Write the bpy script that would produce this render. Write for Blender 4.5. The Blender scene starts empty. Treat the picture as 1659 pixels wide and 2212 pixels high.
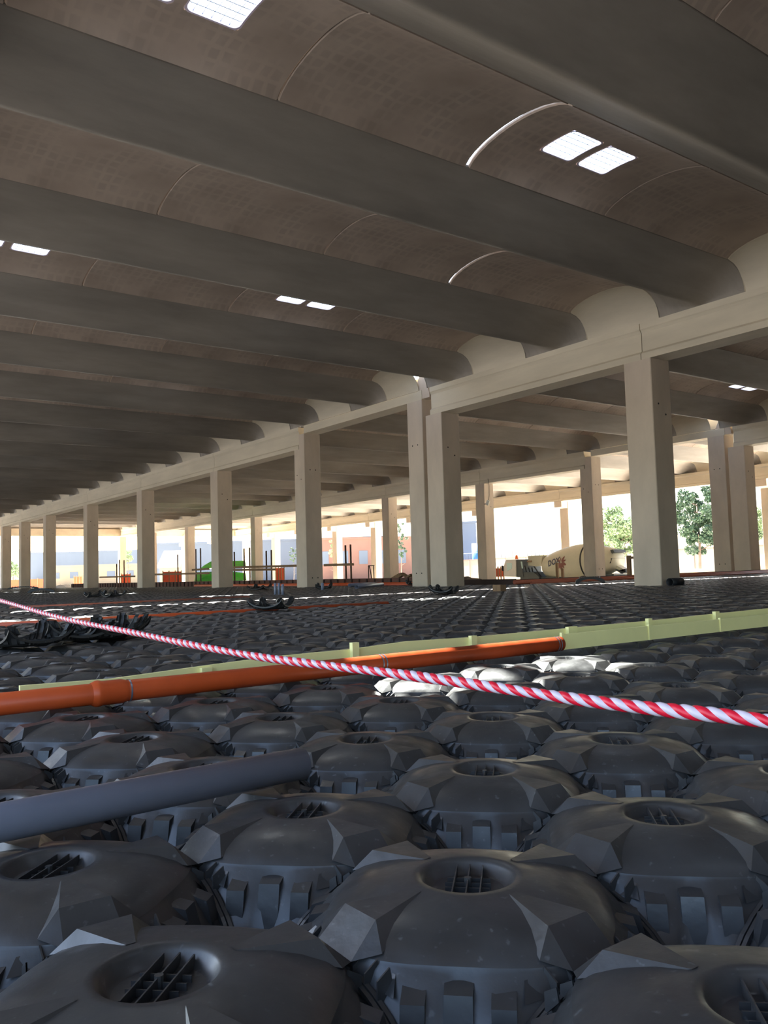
import bpy, bmesh, math, random
import numpy as np
from mathutils import Matrix, Vector
random.seed(7)
S = bpy.context.scene
COL = S.collection
PI = math.pi

# ------------------------------------------------------------------ camera
F, YAW, PIT, ROL = 1815.1, 0.934063, 0.071105, -0.028226
CX, CY, W, H = 829.5, 1106.0, 1659, 2212
CAMZ = 0.97                       # ground under the plastic forms is z = 0, form tops are z = 0.40
cy_, sy_ = math.cos(YAW), math.sin(YAW)
FW = np.array([-sy_ * math.cos(PIT), cy_ * math.cos(PIT), math.sin(PIT)])
R0 = np.array([cy_, sy_, 0.0]); U0 = np.cross(R0, FW)
c_, s_ = math.cos(ROL), math.sin(ROL)
RT = c_ * R0 + s_ * U0; UP = -s_ * R0 + c_ * U0
cd = bpy.data.cameras.new('camera'); cam = bpy.data.objects.new('camera', cd); COL.objects.link(cam)
cd.sensor_fit = 'HORIZONTAL'; cd.sensor_width = 36; cd.lens = F * 36 / W
cd.clip_start = 0.02; cd.clip_end = 2000
m = Matrix(((RT[0], UP[0], -FW[0], 0), (RT[1], UP[1], -FW[1], 0), (RT[2], UP[2], -FW[2], CAMZ), (0, 0, 0, 1)))
cam.matrix_world = m
S.camera = cam

# ------------------------------------------------------------------ sky, sun, exposure
world = bpy.data.worlds.new('sky'); S.world = world; world.use_nodes = True
wn = world.node_tree; wn.nodes.clear()
wo = wn.nodes.new('ShaderNodeOutputWorld'); bg = wn.nodes.new('ShaderNodeBackground')
sky = wn.nodes.new('ShaderNodeTexSky'); sky.sky_type = 'NISHITA'; sky.sun_disc = False
SUN = Vector((-6.3, 0.85, 8.22)).normalized()
sky.sun_elevation = math.asin(SUN.z); sky.sun_rotation = math.atan2(SUN.x, SUN.y)
sky.air_density = 1.2; sky.dust_density = 2.0; sky.ozone_density = 1.5
bg.inputs['Strength'].default_value = 0.30
wn.links.new(sky.outputs[0], bg.inputs['Color']); wn.links.new(bg.outputs[0], wo.inputs['Surface'])
sl = bpy.data.lights.new('sun', 'SUN'); sl.energy = 26.0; sl.angle = 0.0093; sl.color = (1.0, 0.95, 0.87)
so = bpy.data.objects.new('sun', sl); COL.objects.link(so)
so.rotation_euler = SUN.to_track_quat('Z', 'Y').to_euler(); so.location = (-20, 5, 40)
S.view_settings.view_transform = 'Standard'; S.view_settings.look = 'None'
S.view_settings.gamma = 1.0; S.view_settings.use_curve_mapping = False
S.view_settings.exposure = 1.35
S.cycles.use_denoising = True
S.cycles.max_bounces = 10; S.cycles.diffuse_bounces = 7; S.cycles.glossy_bounces = 3
S.cycles.transparent_max_bounces = 12

# ------------------------------------------------------------------ picture rays (only to read real positions)
def ray(x, y):
    return FW + (x - CX) / F * RT - (y - CY) / F * UP
def at_z(x, y, z):
    r = ray(x, y); t = (z - CAMZ) / r[2]; return Vector((r[0] * t, r[1] * t, z))
def at_y(x, y, Y):
    r = ray(x, y); t = Y / r[1]; return Vector((r[0] * t, Y, CAMZ + r[2] * t))
def at_x(x, y, X):
    r = ray(x, y); t = X / r[0]; return Vector((X, r[1] * t, CAMZ + r[2] * t))
def at_d(x, y, d):
    r = ray(x, y) * d; return Vector((r[0], r[1], CAMZ + r[2]))
def pix(P):
    v = np.array([P[0], P[1], P[2] - CAMZ]); z = v @ FW
    if z <= 0.05: return None
    return CX + F * (v @ RT) / z, CY - F * (v @ UP) / z, z

# ------------------------------------------------------------------ materials
def lin(r, g, b):
    f = lambda c: (c / 255 / 12.92) if c / 255 <= 0.04045 else ((c / 255 + 0.055) / 1.055) ** 2.4
    return (f(r), f(g), f(b), 1)
def mat(name, col, rough=0.6, var=0.15, scale=3.0, bump=0.0, bscale=30.0, metal=0.0, spec=0.5, coords='Object', col2=None, stretch=(1, 1, 1), thr=None):
    m = bpy.data.materials.new(name); m.use_nodes = True; nt = m.node_tree; n = nt.nodes; L = nt.links
    p = n['Principled BSDF']; p.inputs['Roughness'].default_value = rough; p.inputs['Metallic'].default_value = metal
    p.inputs['Specular IOR Level'].default_value = spec
    tc = n.new('ShaderNodeTexCoord'); geo = n.new('ShaderNodeNewGeometry')
    src = geo.outputs['Position'] if coords == 'World' else tc.outputs['Object']
    mp = n.new('ShaderNodeMapping'); L.new(src, mp.inputs['Vector']); mp.inputs['Scale'].default_value = stretch
    oi = n.new('ShaderNodeObjectInfo'); mp2 = n.new('ShaderNodeVectorMath'); mp2.operation = 'ADD'
    sc = n.new('ShaderNodeMath'); sc.operation = 'MULTIPLY'; sc.inputs[1].default_value = 37.0
    L.new(oi.outputs['Random'], sc.inputs[0]); L.new(mp.outputs[0], mp2.inputs[0]); L.new(sc.outputs[0], mp2.inputs[1])
    no = n.new('ShaderNodeTexNoise'); no.inputs['Scale'].default_value = scale; no.inputs['Detail'].default_value = 7; no.inputs['Roughness'].default_value = 0.62
    L.new(mp2.outputs[0], no.inputs['Vector'])
    cr = n.new('ShaderNodeValToRGB'); e = cr.color_ramp.elements
    a = col; b = col2 if col2 else tuple(min(1, c * (1 + var)) for c in col[:3]) + (1,)
    a2 = tuple(c * (1 - var) for c in col[:3]) + (1,) if not col2 else col
    e[0].color = a2; e[1].color = b; e[0].position, e[1].position = thr if thr else (0.32, 0.68)
    L.new(no.outputs['Fac'], cr.inputs[0]); L.new(cr.outputs[0], p.inputs['Base Color'])
    if bump:
        nb = n.new('ShaderNodeTexNoise'); nb.inputs['Scale'].default_value = bscale; nb.inputs['Detail'].default_value = 4
        L.new(mp2.outputs[0], nb.inputs['Vector'])
        bp = n.new('ShaderNodeBump'); bp.inputs['Strength'].default_value = bump; bp.inputs['Distance'].default_value = 0.01
        L.new(nb.outputs['Fac'], bp.inputs['Height']); L.new(bp.outputs[0], p.inputs['Normal'])
    return m
M = {}
M['column'] = mat('cast_concrete_column', lin(196, 180, 160), 0.85, 0.10, 1.2, 0.15, 40, stretch=(1, 1, 0.5))
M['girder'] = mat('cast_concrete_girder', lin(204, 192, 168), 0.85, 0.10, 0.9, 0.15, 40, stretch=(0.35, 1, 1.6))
M['beam'] = mat('grey_concrete_beam', lin(143, 134, 122), 0.75, 0.22, 0.5, 0.1, 30, stretch=(2.2, 0.45, 1))
M['hole'] = mat('dark_hole', lin(40, 34, 30), 0.9, 0.1)
M['gap'] = mat('dark_joint', lin(50, 46, 40), 0.9, 0.1)
M['earth'] = mat('brown_earth', lin(114, 102, 91), 0.95, 0.2, 0.8, 0.5, 6, coords='World')
M['blinding'] = mat('dark_blinding', lin(58, 56, 54), 0.95, 0.2, 2, coords='World')
M['asphalt'] = mat('dark_yard', lin(92, 92, 94), 0.9, 0.1, 1, coords='World')
M['sand'] = mat('pale_ground', lin(228, 221, 208), 0.95, 0.14, 0.15, 0.2, 6, coords='World')
M['wall'] = mat('pale_boundary_wall', lin(122, 112, 102), 0.9, 0.08, 0.5)
M['rust'] = mat('rusty_steel', lin(92, 58, 46), 0.8, 0.35, 1.5, 0.2, 20, coords='World')
M['rust2'] = mat('dark_rusty_steel', lin(60, 44, 38), 0.85, 0.3, 1.5, 0.2, 20, coords='World')
M['orange'] = mat('orange_plastic_pipe', lin(200, 82, 36), 0.42, 0.10, 4.0, spec=0.5)
M['orange2'] = mat('faded_orange_pipe', lin(168, 92, 66), 0.5, 0.12, 2.0, spec=0.4)
M['grey'] = mat('grey_plastic_pipe', lin(124, 130, 148), 0.38, 0.06, 6.0, 0.02, 60, spec=0.5)
M['board'] = mat('pale_yellow_green_board', lin(246, 238, 166), 0.6, 0.05, 2.0)
M['tie'] = mat('steel_strap', lin(170, 180, 200), 0.3, 0.05, metal=0.8)
M['red'] = mat('red_plastic_tape', lin(226, 22, 52), 0.35, 0.08, 20)
M['white'] = mat('white_plastic_tape', lin(216, 202, 214), 0.35, 0.04, 20)
M['wood'] = mat('weathered_timber', lin(132, 104, 76), 0.85, 0.2, 3, stretch=(6, 6, 1))
M['steelbar'] = mat('brown_steel_prop', lin(96, 74, 58), 0.8, 0.2, 3)
M['barrier'] = mat('orange_mesh_barrier', lin(200, 80, 44), 0.7, 0.1, 2)
M['green'] = mat('green_tarpaulin', lin(96, 200, 72), 0.7, 0.15, 2)
M['truckwhite'] = mat('cream_truck_paint', lin(176, 172, 150), 0.45, 0.05, 1)
M['truckgrey'] = mat('grey_truck_paint', lin(196, 194, 186), 0.5, 0.05, 2)
M['truckdark'] = mat('dark_truck_paint', lin(62, 66, 64), 0.5, 0.1, 2)
M['black'] = mat('black_rubber', lin(30, 30, 32), 0.7, 0.1)
M['navy'] = mat('navy_lettering', lin(38, 38, 66), 0.5, 0.05)
M['maroon'] = mat('maroon_emblem', lin(112, 62, 50), 0.5, 0.1)
M['beacon'] = mat('orange_beacon', lin(240, 120, 60), 0.3, 0.05)
M['window'] = mat('cab_window', lin(180, 205, 200), 0.2, 0.02)
M['bluegrey'] = mat('blue_grey_cladding', lin(84, 92, 104), 0.7, 0.04, 0.3, stretch=(1, 1, 0.2))
M['rosy'] = mat('rosy_brick', lin(116, 84, 72), 0.9, 0.08, 0.3)
M['house'] = mat('ochre_render', lin(138, 122, 100), 0.9, 0.08, 0.3)
M['roof'] = mat('brown_roof', lin(140, 112, 90), 0.9, 0.1, 1)
M['blue'] = mat('blue_sheet', lin(60, 120, 210), 0.6, 0.05)
M['leafdark'] = mat('dark_leaves', lin(62, 84, 58), 0.6, 0.3, 0.6, coords='World')
M['leafpale'] = mat('pale_leaves', lin(128, 146, 104), 0.6, 0.3, 0.6, coords='World')
M['bark'] = mat('bark', lin(110, 94, 80), 0.9, 0.2, 2)
M['hill'] = mat('dry_hill', lin(100, 98, 86), 0.95, 0.15, 0.02, coords='World')
M['bag'] = mat('white_sack', lin(225, 222, 220), 0.8, 0.05)
M['floodlight'] = mat('pale_floodlight', lin(215, 215, 205), 0.4, 0.05)

# black plastic of the forms: dusty, half-gloss
def plastic(name, coords):
    m = mat(name, lin(54, 53, 53), 0.46, 0.22, 7.0, 0.10, 26, spec=0.6, coords=coords)
    nt = m.node_tree; n = nt.nodes; L = nt.links; p = n['Principled BSDF']
    no = n.new('ShaderNodeTexNoise'); no.inputs['Scale'].default_value = 11; no.inputs['Detail'].default_value = 5
    g = n.new('ShaderNodeNewGeometry'); L.new(g.outputs['Position'], no.inputs['Vector'])
    r = n.new('ShaderNodeMapRange'); r.inputs['From Min'].default_value = 0.35; r.inputs['From Max'].default_value = 0.7
    r.inputs['To Min'].default_value = 0.28; r.inputs['To Max'].default_value = 0.52
    L.new(no.outputs['Fac'], r.inputs['Value']); L.new(r.outputs[0], p.inputs['Roughness'])
    # pale dust specks
    sp = n.new('ShaderNodeTexNoise'); sp.inputs['Scale'].default_value = 55; sp.inputs['Detail'].default_value = 2
    L.new(g.outputs['Position'], sp.inputs['Vector'])
    rr = n.new('ShaderNodeValToRGB'); rr.color_ramp.elements[0].position = 0.66; rr.color_ramp.elements[1].position = 0.76
    rr.color_ramp.elements[0].color = (0, 0, 0, 1); rr.color_ramp.elements[1].color = (0.35, 0.35, 0.35, 1)
    L.new(sp.outputs['Fac'], rr.inputs[0])
    mx = n.new('ShaderNodeMixRGB'); mx.inputs['Color2'].default_value = lin(120, 122, 122)
    src = p.inputs['Base Color'].links[0].from_socket
    L.new(rr.outputs[0], mx.inputs['Fac']); L.new(src, mx.inputs['Color1']); L.new(mx.outputs[0], p.inputs['Base Color'])
    return m
M['plastic'] = plastic('black_form_plastic', 'World')
M['plastic2'] = mat('deep_black_plastic', lin(34, 36, 40), 0.5, 0.2, 6)

# vault panels: brownish concrete with rows of darker square marks left by the mould
def panel_mat():
    m = bpy.data.materials.new('vault_panel_concrete'); m.use_nodes = True; nt = m.node_tree; n = nt.nodes; L = nt.links
    p = n['Principled BSDF']; p.inputs['Roughness'].default_value = 0.85
    tc = n.new('ShaderNodeTexCoord'); oi = n.new('ShaderNodeObjectInfo')
    no = n.new('ShaderNodeTexNoise'); no.inputs['Scale'].default_value = 0.8; no.inputs['Detail'].default_value = 6
    L.new(tc.outputs['Object'], no.inputs['Vector'])
    cr = n.new('ShaderNodeValToRGB'); cr.color_ramp.elements[0].color = lin(164, 146, 130); cr.color_ramp.elements[1].color = lin(188, 170, 152)
    cr.color_ramp.elements[0].position = 0.3; cr.color_ramp.elements[1].position = 0.7
    L.new(no.outputs['Fac'], cr.inputs[0])
    # tint per panel
    hs = n.new('ShaderNodeHueSaturation'); mr = n.new('ShaderNodeMapRange'); L.new(oi.outputs['Random'], mr.inputs['Value'])
    mr.inputs['To Min'].default_value = 0.9; mr.inputs['To Max'].default_value = 1.1; L.new(mr.outputs[0], hs.inputs['Value'])
    L.new(cr.outputs[0], hs.inputs['Color'])
    br = n.new('ShaderNodeTexBrick'); br.offset = 0.0; br.inputs['Scale'].default_value = 1.0
    br.inputs['Brick Width'].default_value = 0.24; br.inputs['Row Height'].default_value = 0.21; br.inputs['Mortar Size'].default_value = 0.05; br.inputs['Mortar Smooth'].default_value = 0.6
    br.inputs['Color1'].default_value = (1, 1, 1, 1); br.inputs['Color2'].default_value = (1, 1, 1, 1); br.inputs['Mortar'].default_value = (0, 0, 0, 1)
    dn = n.new('ShaderNodeTexNoise'); dn.inputs['Scale'].default_value = 2.0; ad = n.new('ShaderNodeVectorMath'); ad.operation = 'MULTIPLY_ADD'
    L.new(tc.outputs['Object'], dn.inputs['Vector']); L.new(dn.outputs['Color'], ad.inputs[0]); ad.inputs[1].default_value = (0.14, 0.14, 0); L.new(tc.outputs['Object'], ad.inputs[2])
    L.new(ad.outputs[0], br.inputs['Vector'])
    n2 = n.new('ShaderNodeTexNoise'); n2.inputs['Scale'].default_value = 1.3; n2.inputs['Detail'].default_value = 3
    L.new(ad.outputs[0], n2.inputs['Vector'])
    r2 = n.new('ShaderNodeMapRange'); r2.inputs['From Min'].default_value = 0.42; r2.inputs['From Max'].default_value = 0.62; r2.inputs['To Max'].default_value = 0.32
    L.new(n2.outputs['Fac'], r2.inputs['Value'])
    mu = n.new('ShaderNodeMath'); mu.operation = 'MULTIPLY'; L.new(br.outputs['Color'], mu.inputs[0]); L.new(r2.outputs[0], mu.inputs[1])
    mx = n.new('ShaderNodeMixRGB'); mx.inputs['Color2'].default_value = lin(140, 128, 116); L.new(mu.outputs[0], mx.inputs['Fac']); L.new(hs.outputs[0], mx.inputs['Color1'])
    L.new(mx.outputs[0], p.inputs['Base Color'])
    return m
M['panel'] = panel_mat()
def pane_mat():
    m = bpy.data.materials.new('skylight_pane'); m.use_nodes = True; nt = m.node_tree; n = nt.nodes; L = nt.links
    n.remove(n['Principled BSDF']); o = n['Material Output']
    t = n.new('ShaderNodeBsdfTransparent'); t.inputs[0].default_value = (0.86, 0.93, 0.95, 1)
    g = n.new('ShaderNodeBsdfTranslucent'); g.inputs[0].default_value = (0.8, 0.9, 0.95, 1)
    mx = n.new('ShaderNodeMixShader'); mx.inputs[0].default_value = 0.15
    L.new(t.outputs[0], mx.inputs[1]); L.new(g.outputs[0], mx.inputs[2]); L.new(mx.outputs[0], o.inputs['Surface'])
    return m
M['pane'] = pane_mat()
def glass_mat():
    m = bpy.data.materials.new('cab_glass'); m.use_nodes = True; nt = m.node_tree; n = nt.nodes; L = nt.links
    n.remove(n['Principled BSDF']); o = n['Material Output']
    t = n.new('ShaderNodeBsdfTransparent'); t.inputs[0].default_value = (0.8, 0.92, 0.9, 1)
    g = n.new('ShaderNodeBsdfGlossy'); g.inputs['Roughness'].default_value = 0.05
    mx = n.new('ShaderNodeMixShader'); mx.inputs[0].default_value = 0.12
    L.new(t.outputs[0], mx.inputs[1]); L.new(g.outputs[0], mx.inputs[2]); L.new(mx.outputs[0], o.inputs['Surface'])
    return m
M['glass'] = glass_mat()

# ------------------------------------------------------------------ mesh helpers
class MB:
    def __init__(s): s.v = []; s.f = []; s.sm = []; s.mi = []
    def poly(s, pts, smooth=False, mi=0):
        b = len(s.v); s.v += [tuple(p) for p in pts]; s.f.append(tuple(range(b, b + len(pts)))); s.sm.append(smooth); s.mi.append(mi)
    def add(s, verts, faces, smooth=False, mi=0):
        b = len(s.v); s.v += [tuple(p) for p in verts]
        for f in faces: s.f.append(tuple(b + i for i in f)); s.sm.append(smooth); s.mi.append(mi)
    def box(s, x0, x1, y0, y1, z0, z1, mi=0, M_=None):
        v = [(x0, y0, z0), (x1, y0, z0), (x1, y1, z0), (x0, y1, z0), (x0, y0, z1), (x1, y0, z1), (x1, y1, z1), (x0, y1, z1)]
        if M_ is not None: v = [tuple(M_ @ Vector(p)) for p in v]
        s.add(v, [(0, 3, 2, 1), (4, 5, 6, 7), (0, 1, 5, 4), (1, 2, 6, 5), (2, 3, 7, 6), (3, 0, 4, 7)], mi=mi)
    def cbox(s, x0, x1, y0, y1, z0, z1, c=0.02, mi=0):      # box with chamfered vertical edges
        p = [(x0 + c, y0), (x1 - c, y0), (x1, y0 + c), (x1, y1 - c), (x1 - c, y1), (x0 + c, y1), (x0, y1 - c), (x0, y0 + c)]
        v = [(a, b, z0) for a, b in p] + [(a, b, z1) for a, b in p]
        s.add(v, [tuple(range(7, -1, -1)), tuple(range(8, 16))] + [(i, (i + 1) % 8, 8 + (i + 1) % 8, 8 + i) for i in range(8)], mi=mi)
    def prism(s, prof, a, b, axis='x', mi=0):              # prof: list of 2D points in the other two axes
        k = len(prof)
        if axis == 'x': v = [(a, p, q) for p, q in prof] + [(b, p, q) for p, q in prof]
        else: v = [(p, a, q) for p, q in prof] + [(p, b, q) for p, q in prof]
        f = [tuple(range(k)), tuple(range(2 * k - 1, k - 1, -1))] + [(i, k + i, k + (i + 1) % k, (i + 1) % k) for i in range(k)]
        s.add(v, f, mi=mi)
    def tube(s, pts, r, n=12, smooth=True, cap=True, mi=0):
        P = [Vector(p) for p in pts]; rs = r if isinstance(r, (list, tuple)) else [r] * len(P); b = len(s.v)
        up = Vector((0, 0, 1))
        for i, p in enumerate(P):
            t = (P[min(i + 1, len(P) - 1)] - P[max(i - 1, 0)]).normalized()
            u = up if abs(t.z) < 0.95 else Vector((1, 0, 0))
            a = t.cross(u).normalized(); c = t.cross(a)
            for k in range(n):
                th = 2 * PI * k / n; q = p + (a * math.cos(th) + c * math.sin(th)) * rs[i]; s.v.append(tuple(q))
        for i in range(len(P) - 1):
            for k in range(n):
                s.f.append((b + i * n + k, b + i * n + (k + 1) % n, b + (i + 1) * n + (k + 1) % n, b + (i + 1) * n + k)); s.sm.append(smooth); s.mi.append(mi)
        if cap:
            s.f.append(tuple(b + k for k in range(n - 1, -1, -1))); s.sm.append(False); s.mi.append(mi)
            e = b + (len(P) - 1) * n; s.f.append(tuple(e + k for k in range(n))); s.sm.append(False); s.mi.append(mi)
    def mesh(s, name, mats):
        me = bpy.data.meshes.new(name); me.from_pydata(s.v, [], s.f)
        me.polygons.foreach_set('use_smooth', s.sm)
        ms = mats if isinstance(mats, (list, tuple)) else [mats]
        for x in ms: me.materials.append(x)
        if len(ms) > 1: me.polygons.foreach_set('material_index', s.mi)
        me.update(); return me
    def build(s, name, mats, parent=None, loc=None, fix=True):
        me = s.mesh(name, mats)
        if fix:
            bm = bmesh.new(); bm.from_mesh(me); bmesh.ops.recalc_face_normals(bm, faces=bm.faces); bm.to_mesh(me); bm.free()
        return link(name, me, parent, loc)
def link(name, me, parent=None, loc=None, rz=0):
    o = bpy.data.objects.new(name, me); COL.objects.link(o)
    if parent: o.parent = parent
    if loc is not None: o.location = loc
    if rz: o.rotation_euler = (0, 0, rz)
    return o
def tag(o, label, cat, group=None, kind=None):
    o['label'] = label; o['category'] = cat
    if group: o['group'] = group
    if kind: o['kind'] = kind
    return o
def thing(name, label, cat, loc=(0, 0, 0), group=None, rz=0):
    o = link(name, None, None, loc, rz); return tag(o, label, cat, group)
def dup(root):
    r = root.copy(); COL.objects.link(r)
    for ch in list(root.children):
        c = ch.copy(); COL.objects.link(c); c.parent = r
        for g in ch.children:
            d = g.copy(); COL.objects.link(d); d.parent = c
    return r
ORD = ['zeroth', 'first', 'second', 'third', 'fourth', 'fifth', 'sixth', 'seventh', 'eighth', 'ninth', 'tenth', 'eleventh', 'twelfth', 'thirteenth', 'fourteenth', 'fifteenth', 'sixteenth', 'seventeenth', 'eighteenth', 'nineteenth', 'twentieth']
def ordn(k):
    if k < len(ORD): return ORD[k]
    t = k // 10; u = k % 10
    tens = {2: 'twenty', 3: 'thirty', 4: 'forty', 5: 'fifty'}[t]
    return (tens + '-' + ORD[u]) if u else {3: 'thirtieth', 4: 'fortieth', 5: 'fiftieth'}[t]

# ================================================================== STRUCTURE
GZ = -1.0                      # ground outside the raised field
Y1, Y2, Y3 = 19.57, 38.56, 55.5
ZB, ZT = 6.66, 7.68            # girder underside, top
DEP = 0.85
EDGE = -4.0                    # unseen open edge of the hall behind the camera, placed for its daylight
# --- ground
g = MB(); g.box(-900, 900, -300, 900, GZ - 0.5, GZ); fl = g.build('ground', M['sand']); fl['kind'] = 'structure'
g = MB(); g.box(-300, 300, -300, EDGE - 0.5, GZ, -0.01); fl3 = g.build('yard', M['asphalt']); fl3['kind'] = 'structure'
g = MB(); g.box(-112, -21.6, 21.7, 41, GZ, GZ + 0.05); g.build('earth_floor', M['earth'])['kind'] = 'structure'
g = MB(); g.box(-112, -21.6, EDGE - 0.5, 21.7, GZ, -0.005); g.box(-21.6, 300, EDGE - 0.5, 47, GZ, -0.005)
fl2 = g.build('floor', M['blinding']); fl2['kind'] = 'structure'

# --- roof: wing beams and vault panels as parts of the ceiling
ceiling = link('ceiling', None); ceiling['kind'] = 'structure'
TIP, STEM, CROWN = 8.36, 7.68, 8.66
HALF = 1.25
def fil(s_):                    # how far the soffit has come up at distance s_ from the end face, 0..1
    R = 0.7
    s_ = max(0.0, s_)
    if s_ >= R: return 1.0
    return (1 - (1 - s_ / R) ** 1.8) ** (1 / 1.8)
def ysamples(L, e0, e1):
    a = [0, 0.02, 0.06, 0.12, 0.2, 0.32, 0.48, 0.7]
    y = sorted(set([round(t, 4) for t in (a if e0 else [0])] + [round(L - t, 4) for t in (a if e1 else [0])]))
    return y
def groove(y, L, e0=True, e1=True):
    d0 = y if e0 else 9; d1 = L - y if e1 else 9; d = min(d0, d1)
    if d > 0.3: return (0, 0.03)
    sg = 1 if d0 < d1 else -1
    return (sg * 0.03 * (1 - d / 0.3), 0.03 * d / 0.3)
def beam_mesh(L):
    b = MB(); ys = ysamples(L, True, True)
    xs = [-1.235, -1.1, -0.85, -0.55, -0.25, -0.06, 0.06, 0.25, 0.55, 0.85, 1.1, 1.235]
    def soff(x):
        a = max(0, abs(x) - 0.05) / 1.19
        return STEM + (TIP - STEM) * (0.80 * a + 0.20 * a ** 0.5 if a > 0 else 0)
    rows = []
    for y in ys:
        k = fil(min(y, L - y)); r = [(x, y, ZT + (soff(x) - ZT) * k if soff(x) > ZT else ZT) for x in xs]
        g_ = groove(y, L); r = [(-1.25, y + g_[0], r[0][2] + g_[1])] + r + [(1.25, y + g_[0], r[-1][2] + g_[1])]; rows.append(r)
    xs = [-1.25] + xs + [1.25]
    n = len(xs); v = [p for r in rows for p in r]
    f = [(i * n + j, i * n + j + 1, (i + 1) * n + j + 1, (i + 1) * n + j) for i in range(len(ys) - 1) for j in range(n - 1)]
    b.add(v, [q for q in f if q[0] % n not in (0, n - 2)], smooth=True); b.add(v, [q for q in f if q[0] % n in (0, n - 2)])
    t = 0.06
    top = [(xs[0], TIP + t), (-0.3, TIP - 0.18), (0.3, TIP - 0.18), (xs[-1], TIP + t)]
    for j in range(3):
        b.poly([(top[j][0], 0, top[j][1]), (top[j + 1][0], 0, top[j + 1][1]), (top[j + 1][0], L, top[j + 1][1]), (top[j][0], L, top[j][1])])
    for s in (0, -1):
        x = xs[s]
        for i in range(len(ys) - 1):
            a, c = rows[i][s], rows[i + 1][s]; b.poly([a, c, (x, ys[i + 1], TIP + t), (x, ys[i], TIP + t)])
    for i, y in ((0, 0), (-1, L)):
        b.poly([rows[i][j] for j in range(n)] + [(x, y, z) for x, z in reversed(top)])
    return b.mesh('roof_beam', M['beam'])
ARC = [(-1.235, 0), (-1.12, 0.09), (-0.95, 0.165), (-0.7, 0.235), (-0.42, 0.28), (-0.2, 0.3), (0, 0.305), (0.2, 0.3), (0.42, 0.28), (0.7, 0.235), (0.95, 0.165), (1.12, 0.09), (1.235, 0)]
def arcz(x):
    for (a, za), (b_, zb) in zip(ARC, ARC[1:]):
        if a <= x <= b_: return TIP + za + (zb - za) * (x - a) / (b_ - a)
    return TIP
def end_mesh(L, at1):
    me = panel_mesh(0.72, not at1, at1, False); me.materials.clear(); me.materials.append(M['girder']); return me  # vault ends in lighter girder concrete, standing in for light on them
def panel_mesh(L, e0, e1, sky_):
    """vault panel centred on x = 0, from y = 0 to L; e0/e1: its end turns down to the girder; sky_: two openings"""
    b = MB(); ys = ysamples(L, e0, e1); hole = []
    if sky_:
        c = L / 2; hole = [(c - 0.9, c - 0.09), (c + 0.09, c + 0.9)]
        ys = sorted(set(ys + [h for q in hole for h in q]))
    xs = [a for a, _ in ARC]; n = len(xs); t = 0.035
    if not e0: ys = sorted(set(ys + [0.022]))
    if not e1: ys = sorted(set(ys + [L - 0.022]))
    def z(x, y):
        k = 1.0
        if e0: k = min(k, fil(y))
        if e1: k = min(k, fil(L - y))
        up = 0.028 if (y < 0.001 and not e0) or (y > L - 0.001 and not e1) else 0
        return ZT + (arcz(x) - ZT) * k + up
    lo = []
    for y in ys:
        g_ = groove(y, L, e0, e1); r = [(x, y, z(x, y)) for x in xs]; lo.append([(-1.25, y + g_[0], r[0][2] + g_[1])] + r + [(1.25, y + g_[0], r[-1][2] + g_[1])])
    xs = [-1.25] + xs + [1.25]; n = len(xs)
    hi = [[(p[0], p[1], p[2] + t) for p in r] for r in lo]
    vl = [p for r in lo for p in r]; vh = [p for r in hi for p in r]; v = vl + vh; K = n * len(ys); f = []; fl_ = []; fh = []
    def inh(i, j):
        ym = (ys[i] + ys[i + 1]) / 2; xm = (xs[j] + xs[j + 1]) / 2
        return abs(xm) < 0.42 and any(a < ym < c for a, c in hole)
    for i in range(len(ys) - 1):
        for j in range(n - 1):
            if inh(i, j): continue
            q = (i * n + j, i * n + j + 1, (i + 1) * n + j + 1, (i + 1) * n + j)
            fh.append(tuple(reversed(q)))
            if j in (0, n - 2) or (i == 0 and not e0) or (i == len(ys) - 2 and not e1): f.append(q)
            else: fl_.append(q)
    for i in (0, len(ys) - 1):
        for j in range(n - 1): f.append((i * n + j, i * n + j + 1, K + i * n + j + 1, K + i * n + j))
    for j in (0, n - 1):
        for i in range(len(ys) - 1): f.append((i * n + j, (i + 1) * n + j, K + (i + 1) * n + j, K + i * n + j))
    b.add(vl, fl_, smooth=True); b.add(vh, fh, smooth=True); b.add(v, f, smooth=False)
    me = b.mesh('vault_panel', M['panel'])
    return me
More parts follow.
